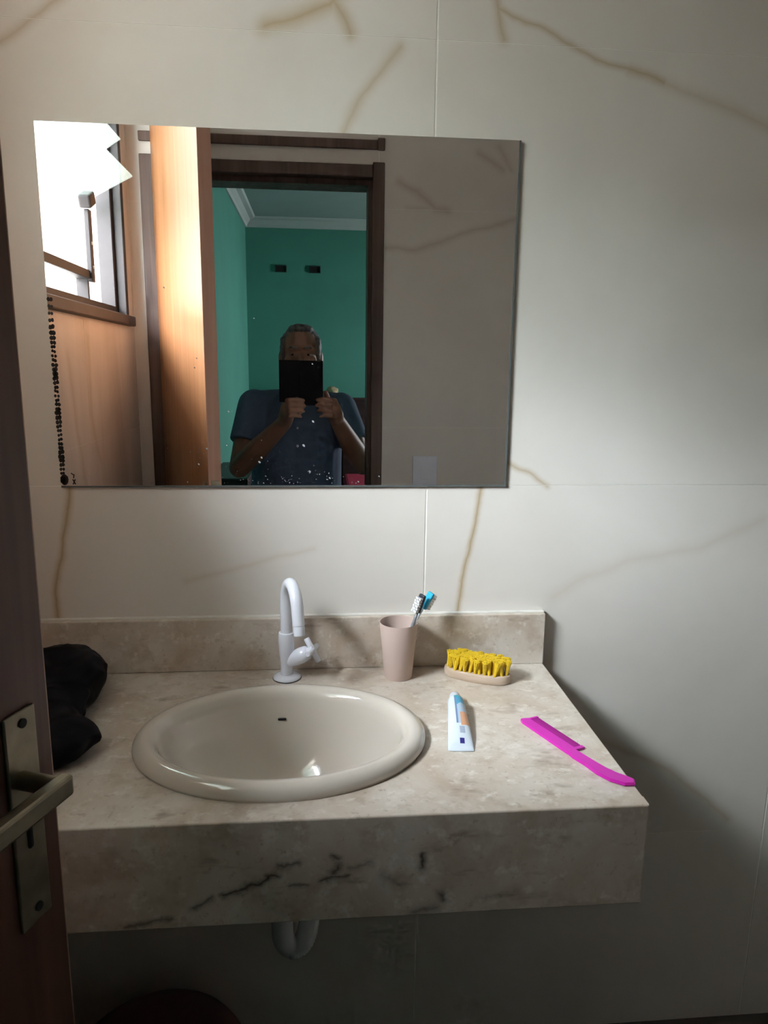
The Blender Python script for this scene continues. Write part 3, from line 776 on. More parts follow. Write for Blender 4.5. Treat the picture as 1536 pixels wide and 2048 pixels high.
# ------------------------------------------------------------------ toothpaste tube
def tube_print():
    """printed wrap in the tube's own coordinates: teal and blue band on top, orange panel, navy block, grey lines"""
    m, nt, bs = new_mat('printed_toothpaste_wrap')
    N, L = nt.nodes, nt.links
    tc = N.new('ShaderNodeTexCoord'); sp = N.new('ShaderNodeSeparateXYZ'); L.new(tc.outputs['Object'], sp.inputs[0])
    def rng(sock, lo, hi):
        a = N.new('ShaderNodeMath'); a.operation = 'GREATER_THAN'; L.new(sock, a.inputs[0]); a.inputs[1].default_value = lo
        b = N.new('ShaderNodeMath'); b.operation = 'LESS_THAN'; L.new(sock, b.inputs[0]); b.inputs[1].default_value = hi
        c = N.new('ShaderNodeMath'); c.operation = 'MULTIPLY'; L.new(a.outputs[0], c.inputs[0]); L.new(b.outputs[0], c.inputs[1]); return c.outputs[0]
    def mul(a, b):
        c = N.new('ShaderNodeMath'); c.operation = 'MULTIPLY'; L.new(a, c.inputs[0]); L.new(b, c.inputs[1]); return c.outputs[0]
    def lin(sx, kx, ky, k0):
        a = N.new('ShaderNodeMath'); a.operation = 'MULTIPLY_ADD'; L.new(sp.outputs['X'], a.inputs[0]); a.inputs[1].default_value = kx; a.inputs[2].default_value = k0
        b = N.new('ShaderNodeMath'); b.operation = 'MULTIPLY_ADD'; L.new(sp.outputs['Y'], b.inputs[0]); b.inputs[1].default_value = ky; L.new(a.outputs[0], b.inputs[2]); return b.outputs[0]
    top = rng(sp.outputs['Z'], 0.003, 1)
    col = None
    base = (0.64, 0.70, 0.77)
    prev = None
    def layer(prev, mask, c):
        mx = N.new('ShaderNodeMix'); mx.data_type = 'RGBA'; L.new(mul(mask, top), mx.inputs['Factor'])
        if prev is None: mx.inputs['A'].default_value = (*base, 1)
        else: L.new(prev, mx.inputs['A'])
        mx.inputs['B'].default_value = (*c, 1); return mx.outputs['Result']
    X, Y = sp.outputs['X'], sp.outputs['Y']
    # tube axis along +Y: cap at y=+, crimp at y=0
    prev = layer(prev, mul(rng(X, -0.004, 0.03), rng(Y, 0.055, 0.135)), (0.42, 0.53, 0.66))
    prev = layer(prev, mul(rng(X, -0.004, 0.03), rng(Y, 0.112, 0.137)), (0.05, 0.36, 0.60))
    prev = layer(prev, mul(rng(X, -0.004, 0.03), rng(lin(0, -1.3, 1, 0), 0.105, 0.120)), (0.05, 0.34, 0.55))
    prev = layer(prev, mul(rng(X, -0.004, 0.006), rng(Y, 0.128, 0.137)), (0.02, 0.45, 0.55))
    prev = layer(prev, mul(rng(X, -0.004, -0.001), rng(Y, 0.055, 0.13)), (0.15, 0.22, 0.38))
    prev = layer(prev, mul(rng(X, 0.003, 0.03), rng(lin(0, -0.4, 1, 0), 0.048, 0.083)), (0.72, 0.36, 0.20))
    prev = layer(prev, mul(rng(X, 0.000, 0.008), rng(Y, 0.032, 0.048)), (0.36, 0.41, 0.52))
    prev = layer(prev, mul(rng(X, -0.001, 0.006), rng(Y, 0.013, 0.023)), (0.03, 0.03, 0.20))
    L.new(prev, bs.inputs['Base Color']); bs.inputs['Roughness'].default_value = 0.3
    return m
tpx, tpy = 0.2085, -0.3365
tang = math.atan2(0.166, 0.020) - PI / 2
tp = thing('toothpaste_tube', (tpx, tpy, CZ_), tang, 'white toothpaste tube with blue and orange print lying on the countertop', 'toothpaste')
rings = []
for y, hw, hh in ((0.0, 0.0195, 0.0012), (0.006, 0.0195, 0.0014), (0.012, 0.0192, 0.003), (0.035, 0.0182, 0.0075), (0.07, 0.0165, 0.0105), (0.105, 0.0148, 0.0128), (0.130, 0.0138, 0.0135), (0.138, 0.0130, 0.0130), (0.143, 0.0105, 0.0105), (0.145, 0.0080, 0.0080)):
    rings.append([Vector((hw * math.cos(t), y, 0.0136 * min(1, 0.1 + y / 0.13) * 0 + hh + hh * math.sin(t))) for t in [2 * PI * k / 28 for k in range(28)]])
bm = NB(); loft(bm, rings); obj('tube_body', bm, tube_print(), tp, smooth=True)
bm = NB(); loft(bm, [[Vector((r * math.cos(t), y, 0.0105 + r * math.sin(t))) for t in [2 * PI * k / 24 for k in range(24)]] for y, r in ((0.1445, 0.0100), (0.146, 0.0103), (0.163, 0.0092), (0.165, 0.0080))])
autosmooth(obj('cap', bm, pmat('white_cap', (0.66, 0.69, 0.76), 0.35, 0.02), tp), 40)

# ------------------------------------------------------------------ comb
M_pink = pmat('magenta_plastic', (0.62, 0.012, 0.42), 0.35, 0.04, 20)
co = thing('comb', (0.385, -0.35, CZ_), 0, 'bright magenta plastic comb near the right edge of the countertop', 'comb')
A = Vector((0.323, -0.258)); B_ = Vector((0.353, -0.240)); Cc = Vector((0.396, -0.342))
ax = (Cc - B_).normalized(); nx = Vector((-ax.y, ax.x)) * -1            # along the comb; nx toward the spine side
if nx.dot(A - B_) < 0: nx = -nx
TL = (Cc - B_).length
o0 = B_
def cp(s, w): return (o0 + ax * s + nx * w)
W_ = 0.0335
lc = lambda p: (p.x - 0.385, p.y + 0.35)
sp_out = [cp(-0.004, W_ - 0.005), cp(-0.001, W_ - 0.014), cp(0.001, W_ - 0.016), cp(TL, W_ - 0.018), cp(TL, W_ + 0.0005), cp(0.004, W_), cp(-0.003, W_ - 0.002)]
bm = NB(); prism(bm, [lc(p) for p in sp_out], 0.0002, 0.0045); obj('spine', bm, M_pink, co)
for s0, s1 in ((-0.0005, 0.0035), (TL - 0.006, TL)):
    bm = NB(); prism(bm, [lc(p) for p in (cp(s0, 0.0), cp(s1, 0.0), cp(s1, W_ - 0.014), cp(s0, W_ - 0.014))], 0.0004, 0.0040); obj('end_tooth', bm, M_pink, co)
bm = NB()
n = 44
for i in range(n):
    s = 0.0045 + (TL - 0.012) * i / (n - 1)
    prism(bm, [lc(p) for p in (cp(s - 0.00035, 0.0006), cp(s + 0.00035, 0.0006), cp(s + 0.00075, W_ - 0.015), cp(s - 0.00075, W_ - 0.015))], 0.0012, 0.0034)
obj('teeth', bm, M_pink, co, kind='stuff')
pth = [cp(TL - 0.004, W_ - 0.008), cp(TL + 0.012, W_ - 0.006), cp(TL + 0.035, W_ - 0.008), cp(TL + 0.060, W_ - 0.0085), cp(TL + 0.080, W_ - 0.012), cp(TL + 0.095, W_ - 0.020), cp(TL + 0.103, W_ - 0.029)]
wid = [0.0085, 0.0074, 0.0080, 0.0098, 0.0112, 0.0102, 0.0060]
lo, hi = [], []
for i, p in enumerate(pth):
    d = (pth[min(i + 1, len(pth) - 1)] - pth[max(i - 1, 0)]).normalized(); nn = Vector((-d.y, d.x))
    lo.append(p + nn * wid[i]); hi.append(p - nn * wid[i])
bm = NB(); prism(bm, [lc(p) for p in lo + hi[::-1]], 0.0002, 0.0055)
bmesh.ops.bevel(bm, geom=[e for e in bm.edges if abs(e.verts[0].co.z - e.verts[1].co.z) < 1e-6], offset=0.0014, segments=2, affect='EDGES')
obj('comb_handle', bm, M_pink, co)

# ------------------------------------------------------------------ black bag on the left
M_bag = pmat('black_plastic_bag', (0.004, 0.004, 0.007), 0.5, 0.3, 20, bump=0.25, bscale=28, spec=0.12)
bag = thing('bag', (-0.44, -0.19, CZ_), 0, 'crumpled black bag on the countertop behind the open door', 'bag')
bm = NB()
ball(bm, (-0.428, -0.135, CZ_ + 0.046), (0.074, 0.082, 0.052)); ball(bm, (-0.425, -0.215, CZ_ + 0.036), (0.064, 0.06, 0.042)); ball(bm, (-0.47, -0.16, CZ_ + 0.052), (0.085, 0.085, 0.052))
ball(bm, (-0.425, -0.27, CZ_ + 0.03), (0.064, 0.07, 0.036)); ball(bm, (-0.382, -0.315, CZ_ + 0.026), (0.062, 0.060, 0.032)); ball(bm, (-0.50, -0.25, CZ_ + 0.04), (0.08, 0.08, 0.045))
me = remeshed(bm, 0.006, 3, 'bag_body')
for v in me.vertices:
    p = v.co
    q = noise.noise(p * 14) * 0.014 + noise.noise(p * 34) * 0.005 + abs(noise.noise(p * 22 + Vector((3, 1, 2)))) * -0.016
    d = (p - Vector((-0.44, -0.2, CZ_ + 0.03))).normalized()
    v.co = p + d * q
    if v.co.z < CZ_ + 0.001: v.co.z = CZ_ + 0.001
    v.co -= Vector((-0.44, -0.19, CZ_))
obj('bag_body', me, M_bag, bag)
bm = NB(); loft(bm, [[Vector((-0.035 + a, -0.085 + b * 0.6, 0.055 + z)) for a, b in ((r * math.cos(t) * (1 + .25 * math.sin(5 * t)), r * math.sin(t) * (1 + .2 * math.cos(4 * t))) for t in [2 * PI * k / 20 for k in range(20)])] for z, r in ((-0.012, 0.022), (0.0, 0.008), (0.010, 0.016), (0.016, 0.022))])
obj('bag_knot', bm, M_bag, bag, smooth=True)

# ------------------------------------------------------------------ mirror
def mirror_mat():
    m, nt, bs = new_mat('mirror_silver')
    N, L = nt.nodes, nt.links
    bs.inputs['Metallic'].default_value = 1.0
    nz = N.new('ShaderNodeTexNoise'); nz.inputs['Scale'].default_value = 7
    rp = N.new('ShaderNodeValToRGB'); rp.color_ramp.elements[0].color = (0.92, 0.92, 0.92, 1); rp.color_ramp.elements[1].color = (0.95, 0.95, 0.95, 1)
    L.new(nz.outputs['Fac'], rp.inputs[0]); L.new(rp.outputs[0], bs.inputs['Base Color'])
    bs.inputs['Roughness'].default_value = 0.0
    return m
MX0, MX1, MZ0, MZ1 = -0.455, 0.345, 1.2165, 1.8135
mi = thing('wall_mirror', ((MX0 + MX1) / 2, -0.0005, MZ0), 0, 'frameless rectangular wall mirror above the basin', 'mirror')
bm = NB()
v = [bm.verts.new(p) for p in ((MX0, -0.0045, MZ0), (MX1, -0.0045, MZ0), (MX1, -0.0045, MZ1), (MX0, -0.0045, MZ1))]; bm.faces.new(v)
obj('silvered_face', bm, mirror_mat(), mi, world=True)
M_medge = pmat('dark_mirror_edge', (0.10, 0.11, 0.11), 0.35, 0.1)
bm = NB(); box(bm, MX0, MX1, -0.0042, -0.0005, MZ0, MZ1); obj('glass_edge', bm, M_medge, mi, world=True)
for a in ((MX0, MX1, MZ0, MZ0 + 0.003), (MX1 - 0.003, MX1, MZ0 + 0.003, MZ1)):
    bm = NB(); box(bm, a[0], a[1], -0.0052, -0.0046, a[2], a[3]); obj('ground_bevel', bm, M_medge, mi, world=True)
# blackened silvering along the lower left edge
M_cor = pmat('blackened_silvering', (0.012, 0.01, 0.01), 0.6, 0.3)
bm = NB()
z = MZ0 + 0.01
while z < MZ0 + 0.33:
    r = 0.0044 + 0.001 * math.sin(z * 90)
    for dx in (0.002, 0.0062):
        n_ = 10
        c = Vector((MX0 + dx + random.uniform(-.0006, .0006), -0.0049, z + random.uniform(-.001, .001)))
        vs = [bm.verts.new(c + Vector((r * 0.62 * math.cos(t) * random.uniform(.8, 1.2), 0, r * 0.8 * math.sin(t)))) for t in [2 * PI * k / n_ for k in range(n_)]]
        bm.faces.new(vs)
    z += 0.0075 if z < MZ0 + 0.26 else 0.011
c = Vector((MX0 + 0.006, -0.0049, MZ0 + 0.014))
bm.faces.new([bm.verts.new(c + Vector((0.007 * math.cos(t) * random.uniform(.8, 1.1), 0, 0.010 * math.sin(t)))) for t in [2 * PI * k / 12 for k in range(12)]])
for (x, zz, w_, h_, rt) in ((0.0225, 0.010, 0.0018, 0.010, 25), (0.0225, 0.010, 0.0018, 0.010, -25), (0.0225, 0.020, 0.0018, 0.007, 10), (0.0200, 0.024, 0.0015, 0.005, -50)):
    mt = Matrix.Translation((MX0 + x, -0.0049, MZ0 + zz)) @ Matrix.Rotation(math.radians(rt), 4, 'Y')
    box(bm, -w_ / 2, w_ / 2, -0.0001, 0.0001, -h_ / 2, h_ / 2, 0, 2, mt)
obj('silvering_spots', bm, M_cor, mi, world=True, kind='stuff')
# dried splashes on the lower half
M_fleck = pmat('dried_splash', (0.30, 0.31, 0.33), 0.6, 0.1)
bm = NB()
def fleck(x, z, r, a=0.0, e=1.6):
    n_ = 7
    ca, sa = math.cos(a), math.sin(a)
    vs = []
    for k in range(n_):
        t = 2 * PI * k / n_; u, v_ = r * e * math.cos(t), r * math.sin(t)
        vs.append(bm.verts.new((x + u * ca - v_ * sa, -0.0048, z + u * sa + v_ * ca)))
    bm.faces.new(vs)
for (x, z, r) in ((-0.0285, 1.292, .0026), (-0.0115, 1.335, .0022), (-0.262, 1.56, .0016), (-0.216, 1.427, .0013), (-0.212, 1.443, .0013), (-0.160, 1.352, .0017), (-0.165, 1.292, .0015),
                  (-0.20, 1.286, .0018), (0.018, 1.233, .0018), (0.108, 1.236, .0015), (-0.018, 1.245, .002), (-0.236, 1.226, .0012), (-0.108, 1.262, .0022), (-0.104, 1.270, .0018), (0.07, 1.226, .0014), (-0.012, 1.436, .0013), (-0.112, 1.512, .0012), (-0.215, 1.258, .0018)):
    fleck(x, z, r * 0.75, -0.8)
for k in range(46):
    fleck(random.gauss(-0.03, 0.05), MZ0 + 0.006 + abs(random.gauss(0, 0.013)), random.uniform(0.0003, 0.0008), random.uniform(0, 3))
for k in range(40):
    fleck(random.gauss(-0.15, 0.06), MZ0 + 0.006 + abs(random.gauss(0, 0.05)), random.uniform(0.0003, 0.0006), random.uniform(0, 3))
obj('splash_flecks', bm, M_fleck, mi, world=True, kind='stuff')

# ------------------------------------------------------------------ below the counter
M_hose = pmat('white_corrugated_plastic', (0.78, 0.78, 0.80), 0.5, 0.03)
tr = thing('drain_trap', (SX, SY, 0.36), 0, 'white corrugated drain trap hanging under the countertop', 'pipe')
ctrl = [Vector((SX, SY, 0.712)), Vector((SX - 0.008, SY + 0.03, 0.62)), Vector((-0.068, -0.19, 0.52)), Vector((-0.072, -0.16, 0.44)), Vector((-0.069, -0.15, 0.395)), Vector((-0.050, -0.145, 0.375)),
        Vector((-0.030, -0.14, 0.395)), Vector((-0.022, -0.13, 0.45)), Vector((-0.024, -0.09, 0.51)), Vector((-0.028, -0.04, 0.525)), Vector((-0.028, 0.0, 0.525))]
def cr(P, n=14):
    out = []
    Q = [P[0]] + P + [P[-1]]
    for i in range(1, len(Q) - 2):
        for k in range(n):
            t = k / n
            out.append(0.5 * ((2 * Q[i]) + (Q[i + 1] - Q[i - 1]) * t + (2 * Q[i - 1] - 5 * Q[i] + 4 * Q[i + 1] - Q[i + 2]) * t * t + (3 * Q[i] - Q[i - 1] - 3 * Q[i + 1] + Q[i + 2]) * t ** 3))
    out.append(P[-1]); return out
hp = cr(ctrl)
bm = NB(); tube(bm, hp, [0.0175 + 0.0022 * (k % 2) for k in range(len(hp))], 16); obj('corrugated_hose', bm, M_hose, tr, world=True, smooth=True)
bm = NB(); lathe(bm, [(0.024, 0.696), (0.026, 0.698), (0.026, 0.730), (0.022, 0.7315)], (SX, SY, 0), 24); obj('collar_nut', bm, M_hose, tr, world=True, smooth=False)
bm = NB(); tube(bm, [(-0.028, -0.012, 0.525), (-0.028, -0.0005, 0.525)], 0.034, 24); obj('wall_rosette', bm, M_hose, tr, world=True)
M_bin = pmat('dark_maroon_plastic', (0.13, 0.05, 0.055), 0.45, 0.1)
bi = thing('waste_bin', (-0.30, -0.20, 0), 0, 'dark domed waste bin on the floor under the countertop', 'bin')
bm = NB(); lathe(bm, [(0.0, 0.0), (0.125, 0.0), (0.13, 0.005), (0.155, 0.185), (0.158, 0.187), (0.150, 0.187), (0.126, 0.01), (0.0, 0.008)], seg=40, close=False); autosmooth(obj('bin_body', bm, M_bin, bi))
bm = NB(); lathe(bm, [(0.162, 0.180), (0.164, 0.190), (0.155, 0.205), (0.125, 0.228), (0.075, 0.246), (0.02, 0.252), (0.0, 0.252)], seg=40, close=False); autosmooth(obj('domed_lid', bm, M_bin, bi))

# ------------------------------------------------------------------ switch plate on the doorway wall
M_plate = pmat('pale_switch_plastic', (0.76, 0.77, 0.88), 0.4, 0.03)
swp = thing('switch_plate', (0.384, YD, 1.055), 0, 'pale rectangular switch plate on the tiled wall seen in the mirror', 'switch')
bm = NB(); box(bm, -0.045, 0.045, 0.0003, 0.009, -0.06, 0.06, 0.003); obj('plate', bm, M_plate, swp)
bm = NB(); box(bm, -0.014, 0.014, 0.0091, 0.0105, -0.024, 0.024, 0.0005); obj('rocker', bm, M_plate, swp)

# ------------------------------------------------------------------ bedroom things
M_dark = wood('dark_bed_wood', (0.020, 0.010, 0.010), (0.045, 0.022, 0.02), 0.5, (3, 30, 30))
M_red = pmat('crimson_blanket', (0.33, 0.012, 0.045), 0.85, 0.15, 14, bump=0.3)
M_sheet = pmat('dark_patterned_sheet', (0.05, 0.035, 0.045), 0.85, 0.3, 12)
bed = thing('bed', (0.95, -4.0, 0), 0, 'bed with a dark wooden headboard and a crimson blanket', 'bed')
bm = NB(); box(bm, 0.185, 1.72, BY0 + 0.004, BY0 + 0.06, 0.0, 1.183, 0.01); obj('headboard', bm, M_dark, bed, world=True)
bm = NB(); box(bm, 0.20, 1.70, BY0 + 0.062, -2.85, 0.22, 0.34, 0.01); obj('bed_base', bm, M_dark, bed, world=True)
for x in (0.24, 1.66):
    for y in (BY0 + 0.12, -2.92):
        bm = NB(); box(bm, x - 0.03, x + 0.03, y - 0.03, y + 0.03, 0.0, 0.221); obj('bed_leg', bm, M_dark, bed, world=True)
bm = NB(); box(bm, 0.20, 1.70, BY0 + 0.064, -2.86, 0.341, 0.53, 0.03, 3); obj('mattress', bm, M_sheet, bed, world=True)
bm = NB(); box(bm, 0.185, 1.715, BY0 + 0.30, -3.9, 0.50, 0.59, 0.03, 3); obj('blanket', bm, M_red, bed, world=True)
M_tan = pmat('tan_fabric', (0.36, 0.29, 0.17), 0.9, 0.3, 60, bump=0.3)
cab = thing('bedside_cabinet', (0.085, BY0 + 0.17, 0), 0, 'tall dark bedside cabinet next to the headboard', 'cabinet')
bm = NB(); box(bm, -0.14, 0.085, -0.16, 0.14, 0.04, 1.06, 0.004); obj('body', bm, M_dark, cab)
bm = NB(); box(bm, -0.145, 0.09, -0.16, 0.15, 1.0602, 1.08, 0.003); obj('cabinet_top', bm, M_dark, cab)
for z in (0.10, 0.56):
    bm = NB(); box(bm, -0.13, 0.075, 0.1402, 0.155, z, z + 0.44, 0.003); d_ = obj('door', bm, M_dark, cab)
    bm = NB(); ball(bm, (0.055, 0.165, z + 0.24), 0.012, u=12, v=8); obj('knob', bm, M_brass, d_, smooth=True)
for x in (-0.12, 0.065):
    for y in (-0.14, 0.12):
        bm = NB(); box(bm, x - 0.015, x + 0.015, y - 0.015, y + 0.015, 0, 0.0402); obj('leg', bm, M_dark, cab)
cu = thing('cloth_bundle', (0.085, BY0 + 0.16, 1.0805), 0, 'tan cloth bundle beside the headboard, above the shoulder', 'cloth')
bm = NB(); ball(bm, (0.01, 0, 0.085), (0.065, 0.07, 0.085)); ball(bm, (-0.05, 0.0, 0.06), (0.06, 0.07, 0.06)); ball(bm, (0.02, 0.02, 0.155), (0.05, 0.05, 0.045))
me = remeshed(bm, 0.008, 2, 'cloth_folds')
for v in me.vertices:
    v.co += (v.co - Vector((0, 0, 0.08))).normalized() * noise.noise(v.co * 30) * 0.012
    v.co.z = max(v.co.z, 0.0003)
obj('cloth_folds', me, M_tan, cu)
vent = None
for i, (x, nm) in enumerate(((-0.302, 'left'), (-0.032, 'right'))):
    v = thing('wall_box', (x, BY0, 2.193), 0, 'dark rectangular box high on the teal wall, the one nearer the %s' % ('corner' if i == 0 else 'door casing'), 'wall box', 'dark boxes on the teal wall')
    if vent is None:
        bm = NB()
        for r in cut_rect((-0.046, 0.046, -0.027, 0.027), (-0.040, 0.040, -0.021, 0.021)): box(bm, r[0], r[1], 0.0004, 0.012, r[2], r[3])
        a = obj('box_frame', bm, pmat('dark_vent', (0.02, 0.035, 0.035), 0.6, 0.1), v)
        bm = NB(); box(bm, -0.0398, 0.0398, 0.0004, 0.004, -0.0208, 0.0208); b = obj('box_back', bm, M_black, v)
        vent = (a, b)
    else:
        for s in vent:
            k = s.copy(); C.objects.link(k); k.parent = v
dr = thing('bench', (-0.40, -2.60, 0), 0, 'dark wooden bench top standing by the teal wall', 'bench')
bm = NB(); box(bm, BX0 + 0.005, -0.36, -3.0, -2.35, 0.815, 0.875, 0.008); obj('bench_top', bm, M_dark, dr, world=True)
for x in (-0.54, -0.385):
    for y in (-2.95, -2.40):
        bm = NB(); box(bm, x - 0.02, x + 0.02, y - 0.02, y + 0.02, 0, 0.816); obj('leg', bm, M_dark, dr, world=True)

# ------------------------------------------------------------------ phone in an open flip case
M_phone = pmat('black_phone', (0.006, 0.006, 0.009), 0.45, 0.1, spec=0.15)
M_case = pmat('black_leather_case', (0.007, 0.007, 0.011), 0.6, 0.2, 60, bump=0.1, bscale=220, spec=0.15)
PY = CAM_Y - 0.0095
ph = thing('phone', (-0.028, PY, 1.296), 0, 'black phone in an open flip case held up in front of the face', 'phone')
bm = NB(); box(bm, -0.040, 0.040, -0.009, 0.0, 0.0, 0.155, 0.003, 3); obj('phone_body', bm, M_phone, ph)
bm = NB(); box(bm, -0.041, 0.041, -0.0005, 0.002, -0.001, 0.156, 0.001); back = obj('case_back', bm, M_case, ph)
bm = NB(); box(bm, 0.016, 0.034, 0.002, 0.0035, 0.118, 0.150, 0.0007); isl = obj('camera_island', bm, M_phone, back)
M_lens = pmat('lens_glass', (0.02, 0.02, 0.03), 0.05, 0.1, coat=1.0)
bm = NB(); lathe(bm, [(0.0, 0.0), (0.0042, 0.0), (0.0042, 0.0008), (0.0, 0.0006)], seg=20, close=False); bmesh.ops.rotate(bm, verts=bm.verts, matrix=Matrix.Rotation(-PI / 2, 3, 'X'))
bmesh.ops.translate(bm, verts=bm.verts, vec=(0.028, 0.0034, 0.1355)); obj('lens', bm, M_lens, back)
bm = NB(); box(bm, -0.114, -0.040, -0.004, -0.0005, 0.010, 0.157, 0.0015); obj('case_cover', bm, M_case, ph)
bm = NB(); tube(bm, [(-0.041, -0.003, 0.004), (-0.041, -0.003, 0.155)], 0.0035, 10); obj('case_spine', bm, M_case, ph)

# ------------------------------------------------------------------ person
M_skin = pmat('skin', (0.36, 0.19, 0.13), 0.5, 0.08, 30, sss=0.05)
M_hair = pmat('grey_hair', (0.17, 0.165, 0.17), 0.6, 0.55, 60, stretch=(1, 1, 0.4), bump=0.5, bscale=140)
M_shirt = pmat('slate_blue_cotton', (0.125, 0.17, 0.275), 0.85, 0.08, 40, bump=0.15, bscale=60)
M_short = pmat('dark_trousers', (0.03, 0.03, 0.04), 0.85, 0.1)
PX, PYb = -0.095, -1.74
pe = thing('person', (PX, PYb, 0), 0, 'person in a slate blue short-sleeved shirt holding up a phone, seen in the mirror', 'person')
V3 = lambda x, y, z: Vector((x, y, z))
def ering(cx, cy, z, rx, ry, n=28, p=2.3):
    o = []
    for k in range(n):
        t = 2 * PI * k / n; c, s = math.cos(t), math.sin(t)
        o.append(V3(cx + rx * math.copysign(abs(c) ** (2 / p), c), cy + ry * math.copysign(abs(s) ** (2 / p), s), z))
    return o
# skeleton
HX, HY = -0.072, -1.630                       # head centre
shR, elR, wrR = V3(0.085, -1.70, 1.262), V3(0.172, -1.60, 1.045), V3(0.064, -1.425, 1.238)
shL, elL, wrL = V3(-0.262, -1.70, 1.272), V3(-0.318, -1.585, 1.035), V3(-0.128, -1.425, 1.228)
hipR, knR, anR = V3(-0.005, PYb, 0.80), V3(0.005, PYb + 0.02, 0.44), V3(0.01, PYb, 0.08)
hipL, knL, anL = V3(-0.185, PYb, 0.80), V3(-0.195, PYb + 0.02, 0.44), V3(-0.20, PYb, 0.08)
body = NB()
# torso
loft(body, [ering(-0.095, -1.745, z, rx, ry) for z, rx, ry in ((0.74, 0.145, 0.10), (0.82, 0.165, 0.115), (0.92, 0.168, 0.125), (1.02, 0.170, 0.128), (1.12, 0.172, 0.122), (1.20, 0.172, 0.11), (1.26, 0.155, 0.09), (1.30, 0.11, 0.07), (1.325, 0.06, 0.055))])
# neck and head
tcap(body, V3(-0.085, -1.725, 1.28), 0.062, V3(-0.076, -1.665, 1.40), 0.056)
ball(body, (HX, HY - 0.012, 1.502), (0.074, 0.090, 0.088)); ball(body, (HX, HY + 0.018, 1.448), (0.064, 0.068, 0.080))
ball(body, (HX, HY + 0.045, 1.392), (0.040, 0.036, 0.028))                                # chin
ball(body, (HX, HY + 0.068, 1.500), (0.055, 0.016, 0.012))                                # brow
tcap(body, V3(HX, HY + 0.075, 1.478), 0.008, V3(HX, HY + 0.098, 1.440), 0.013)            # nose
ball(body, (HX - 0.011, HY + 0.090, 1.436), 0.0085, u=10, v=8); ball(body, (HX + 0.011, HY + 0.090, 1.436), 0.0085, u=10, v=8)
ball(body, (HX, HY + 0.079, 1.412), (0.022, 0.010, 0.0055)); ball(body, (HX, HY + 0.077, 1.403), (0.019, 0.010, 0.006))   # lips
for s in (-1, 1):
    ball(body, (HX + s * 0.045, HY + 0.055, 1.450), (0.020, 0.022, 0.018))               # cheek
    ball(body, (HX + s * 0.079, HY - 0.012, 1.462), (0.009, 0.019, 0.032), Matrix.Rotation(s * 0.25, 4, 'Z'))      # ear
# arms
chain(body, [shR, shR.lerp(elR, .5), elR], [0.056, 0.050, 0.040]); chain(body, [elR, elR.lerp(wrR, .35), wrR], [0.041, 0.044, 0.028])
chain(body, [shL, shL.lerp(elL, .5), elL], [0.056, 0.050, 0.040]); chain(body, [elL, elL.lerp(wrL, .35), wrL], [0.041, 0.044, 0.028])
# hands: palm, four fingers curled in front of the case, thumb behind it
def hand(wr, s, zc):
    """s=+1: the hand on the +x side (fingers point to -x)"""
    k = V3(wr.x - s * 0.012, PY - 0.030, zc)                     # knuckle area
    palm0 = wr.lerp(k, 0.35)
    chain(body, [wr, palm0, k], [0.027, 0.030, 0.026], 14)
    ball(body, (k.x, k.y + 0.006, k.z), (0.020, 0.026, 0.040))
    lens = (0.052, 0.056, 0.052, 0.042)
    for i in range(4):
        z = zc + 0.030 - i * 0.0195
        r = 0.0092 - 0.0006 * i
        a = V3(k.x + s * 0.002, PY - 0.012, z)
        b = V3(k.x - s * 0.010, PY + 0.0145, z + 0.004)
        c = V3(k.x - s * (0.010 + lens[i] * 0.55), PY + 0.0150, z + 0.007)
        d = V3(k.x - s * (0.010 + lens[i] * 0.95), PY + 0.0125, z + 0.003)
        chain(body, [V3(k.x + s * 0.004, PY - 0.026, z - 0.001), a, b, c, d], [r * 1.1, r * 1.08, r, r * 0.95, r * 0.82], 12)
    t0 = V3(k.x - s * 0.004, PY - 0.040, zc + 0.012)
    chain(body, [t0, V3(k.x - s * 0.022, PY - 0.034, zc + 0.034), V3(k.x - s * 0.030, PY - 0.022, zc + 0.058)], [0.014, 0.0115, 0.0095], 12)
hand(wrR, 1, 1.282); hand(wrL, -1, 1.280)
# legs and feet
for hp_, kn, an in ((hipR, knR, anR), (hipL, knL, anL)):
    chain(body, [hp_, hp_.lerp(kn, .5), kn], [0.085, 0.075, 0.055]); chain(body, [kn, kn.lerp(an, .35), an], [0.054, 0.055, 0.036])
    tcap(body, an + V3(0, -0.02, -0.042), 0.037, an + V3(0, 0.13, -0.048), 0.031)
me = remeshed(body, 0.0048, 3, 'body')
for v in me.vertices: v.co -= Vector((PX, PYb, 0))
obj('body', me, M_skin, pe)
# eyes
M_eye = pmat('eye_white', (0.30, 0.26, 0.24), 0.2, 0.03); M_iris = pmat('dark_iris', (0.02, 0.012, 0.01), 0.1, 0.1)
for s in (-1, 1):
    bm = NB(); ball(bm, (HX + s * 0.030, HY + 0.0655, 1.476), (0.0130, 0.0095, 0.0042)); e = obj('eye', bm, M_eye, pe, world=True, smooth=True)
    bm = NB(); ball(bm, (HX + s * 0.030, HY + 0.0725, 1.475), (0.0050, 0.0035, 0.0040), u=12, v=8); obj('iris', bm, M_iris, e, smooth=True)
    for vv in bpy.data.objects[e.children[0].name].data.vertices if False else []: pass
for e in [o for o in pe.children if o.name.startswith('eye')]:
    for ch in e.children: ch.location = -Vector(pe.location)
# eyebrows
for s in (-1, 1):
    bm = NB(); chain(bm, [V3(HX + s * 0.014, HY + 0.0835, 1.499), V3(HX + s * 0.032, HY + 0.081, 1.504), V3(HX + s * 0.048, HY + 0.069, 1.499)], [0.0035, 0.0042, 0.0028], 10)
    obj('eyebrow', remeshed(bm, 0.0016, 1, 'eyebrow'), M_hair, pe, loc=-Vector(pe.location))
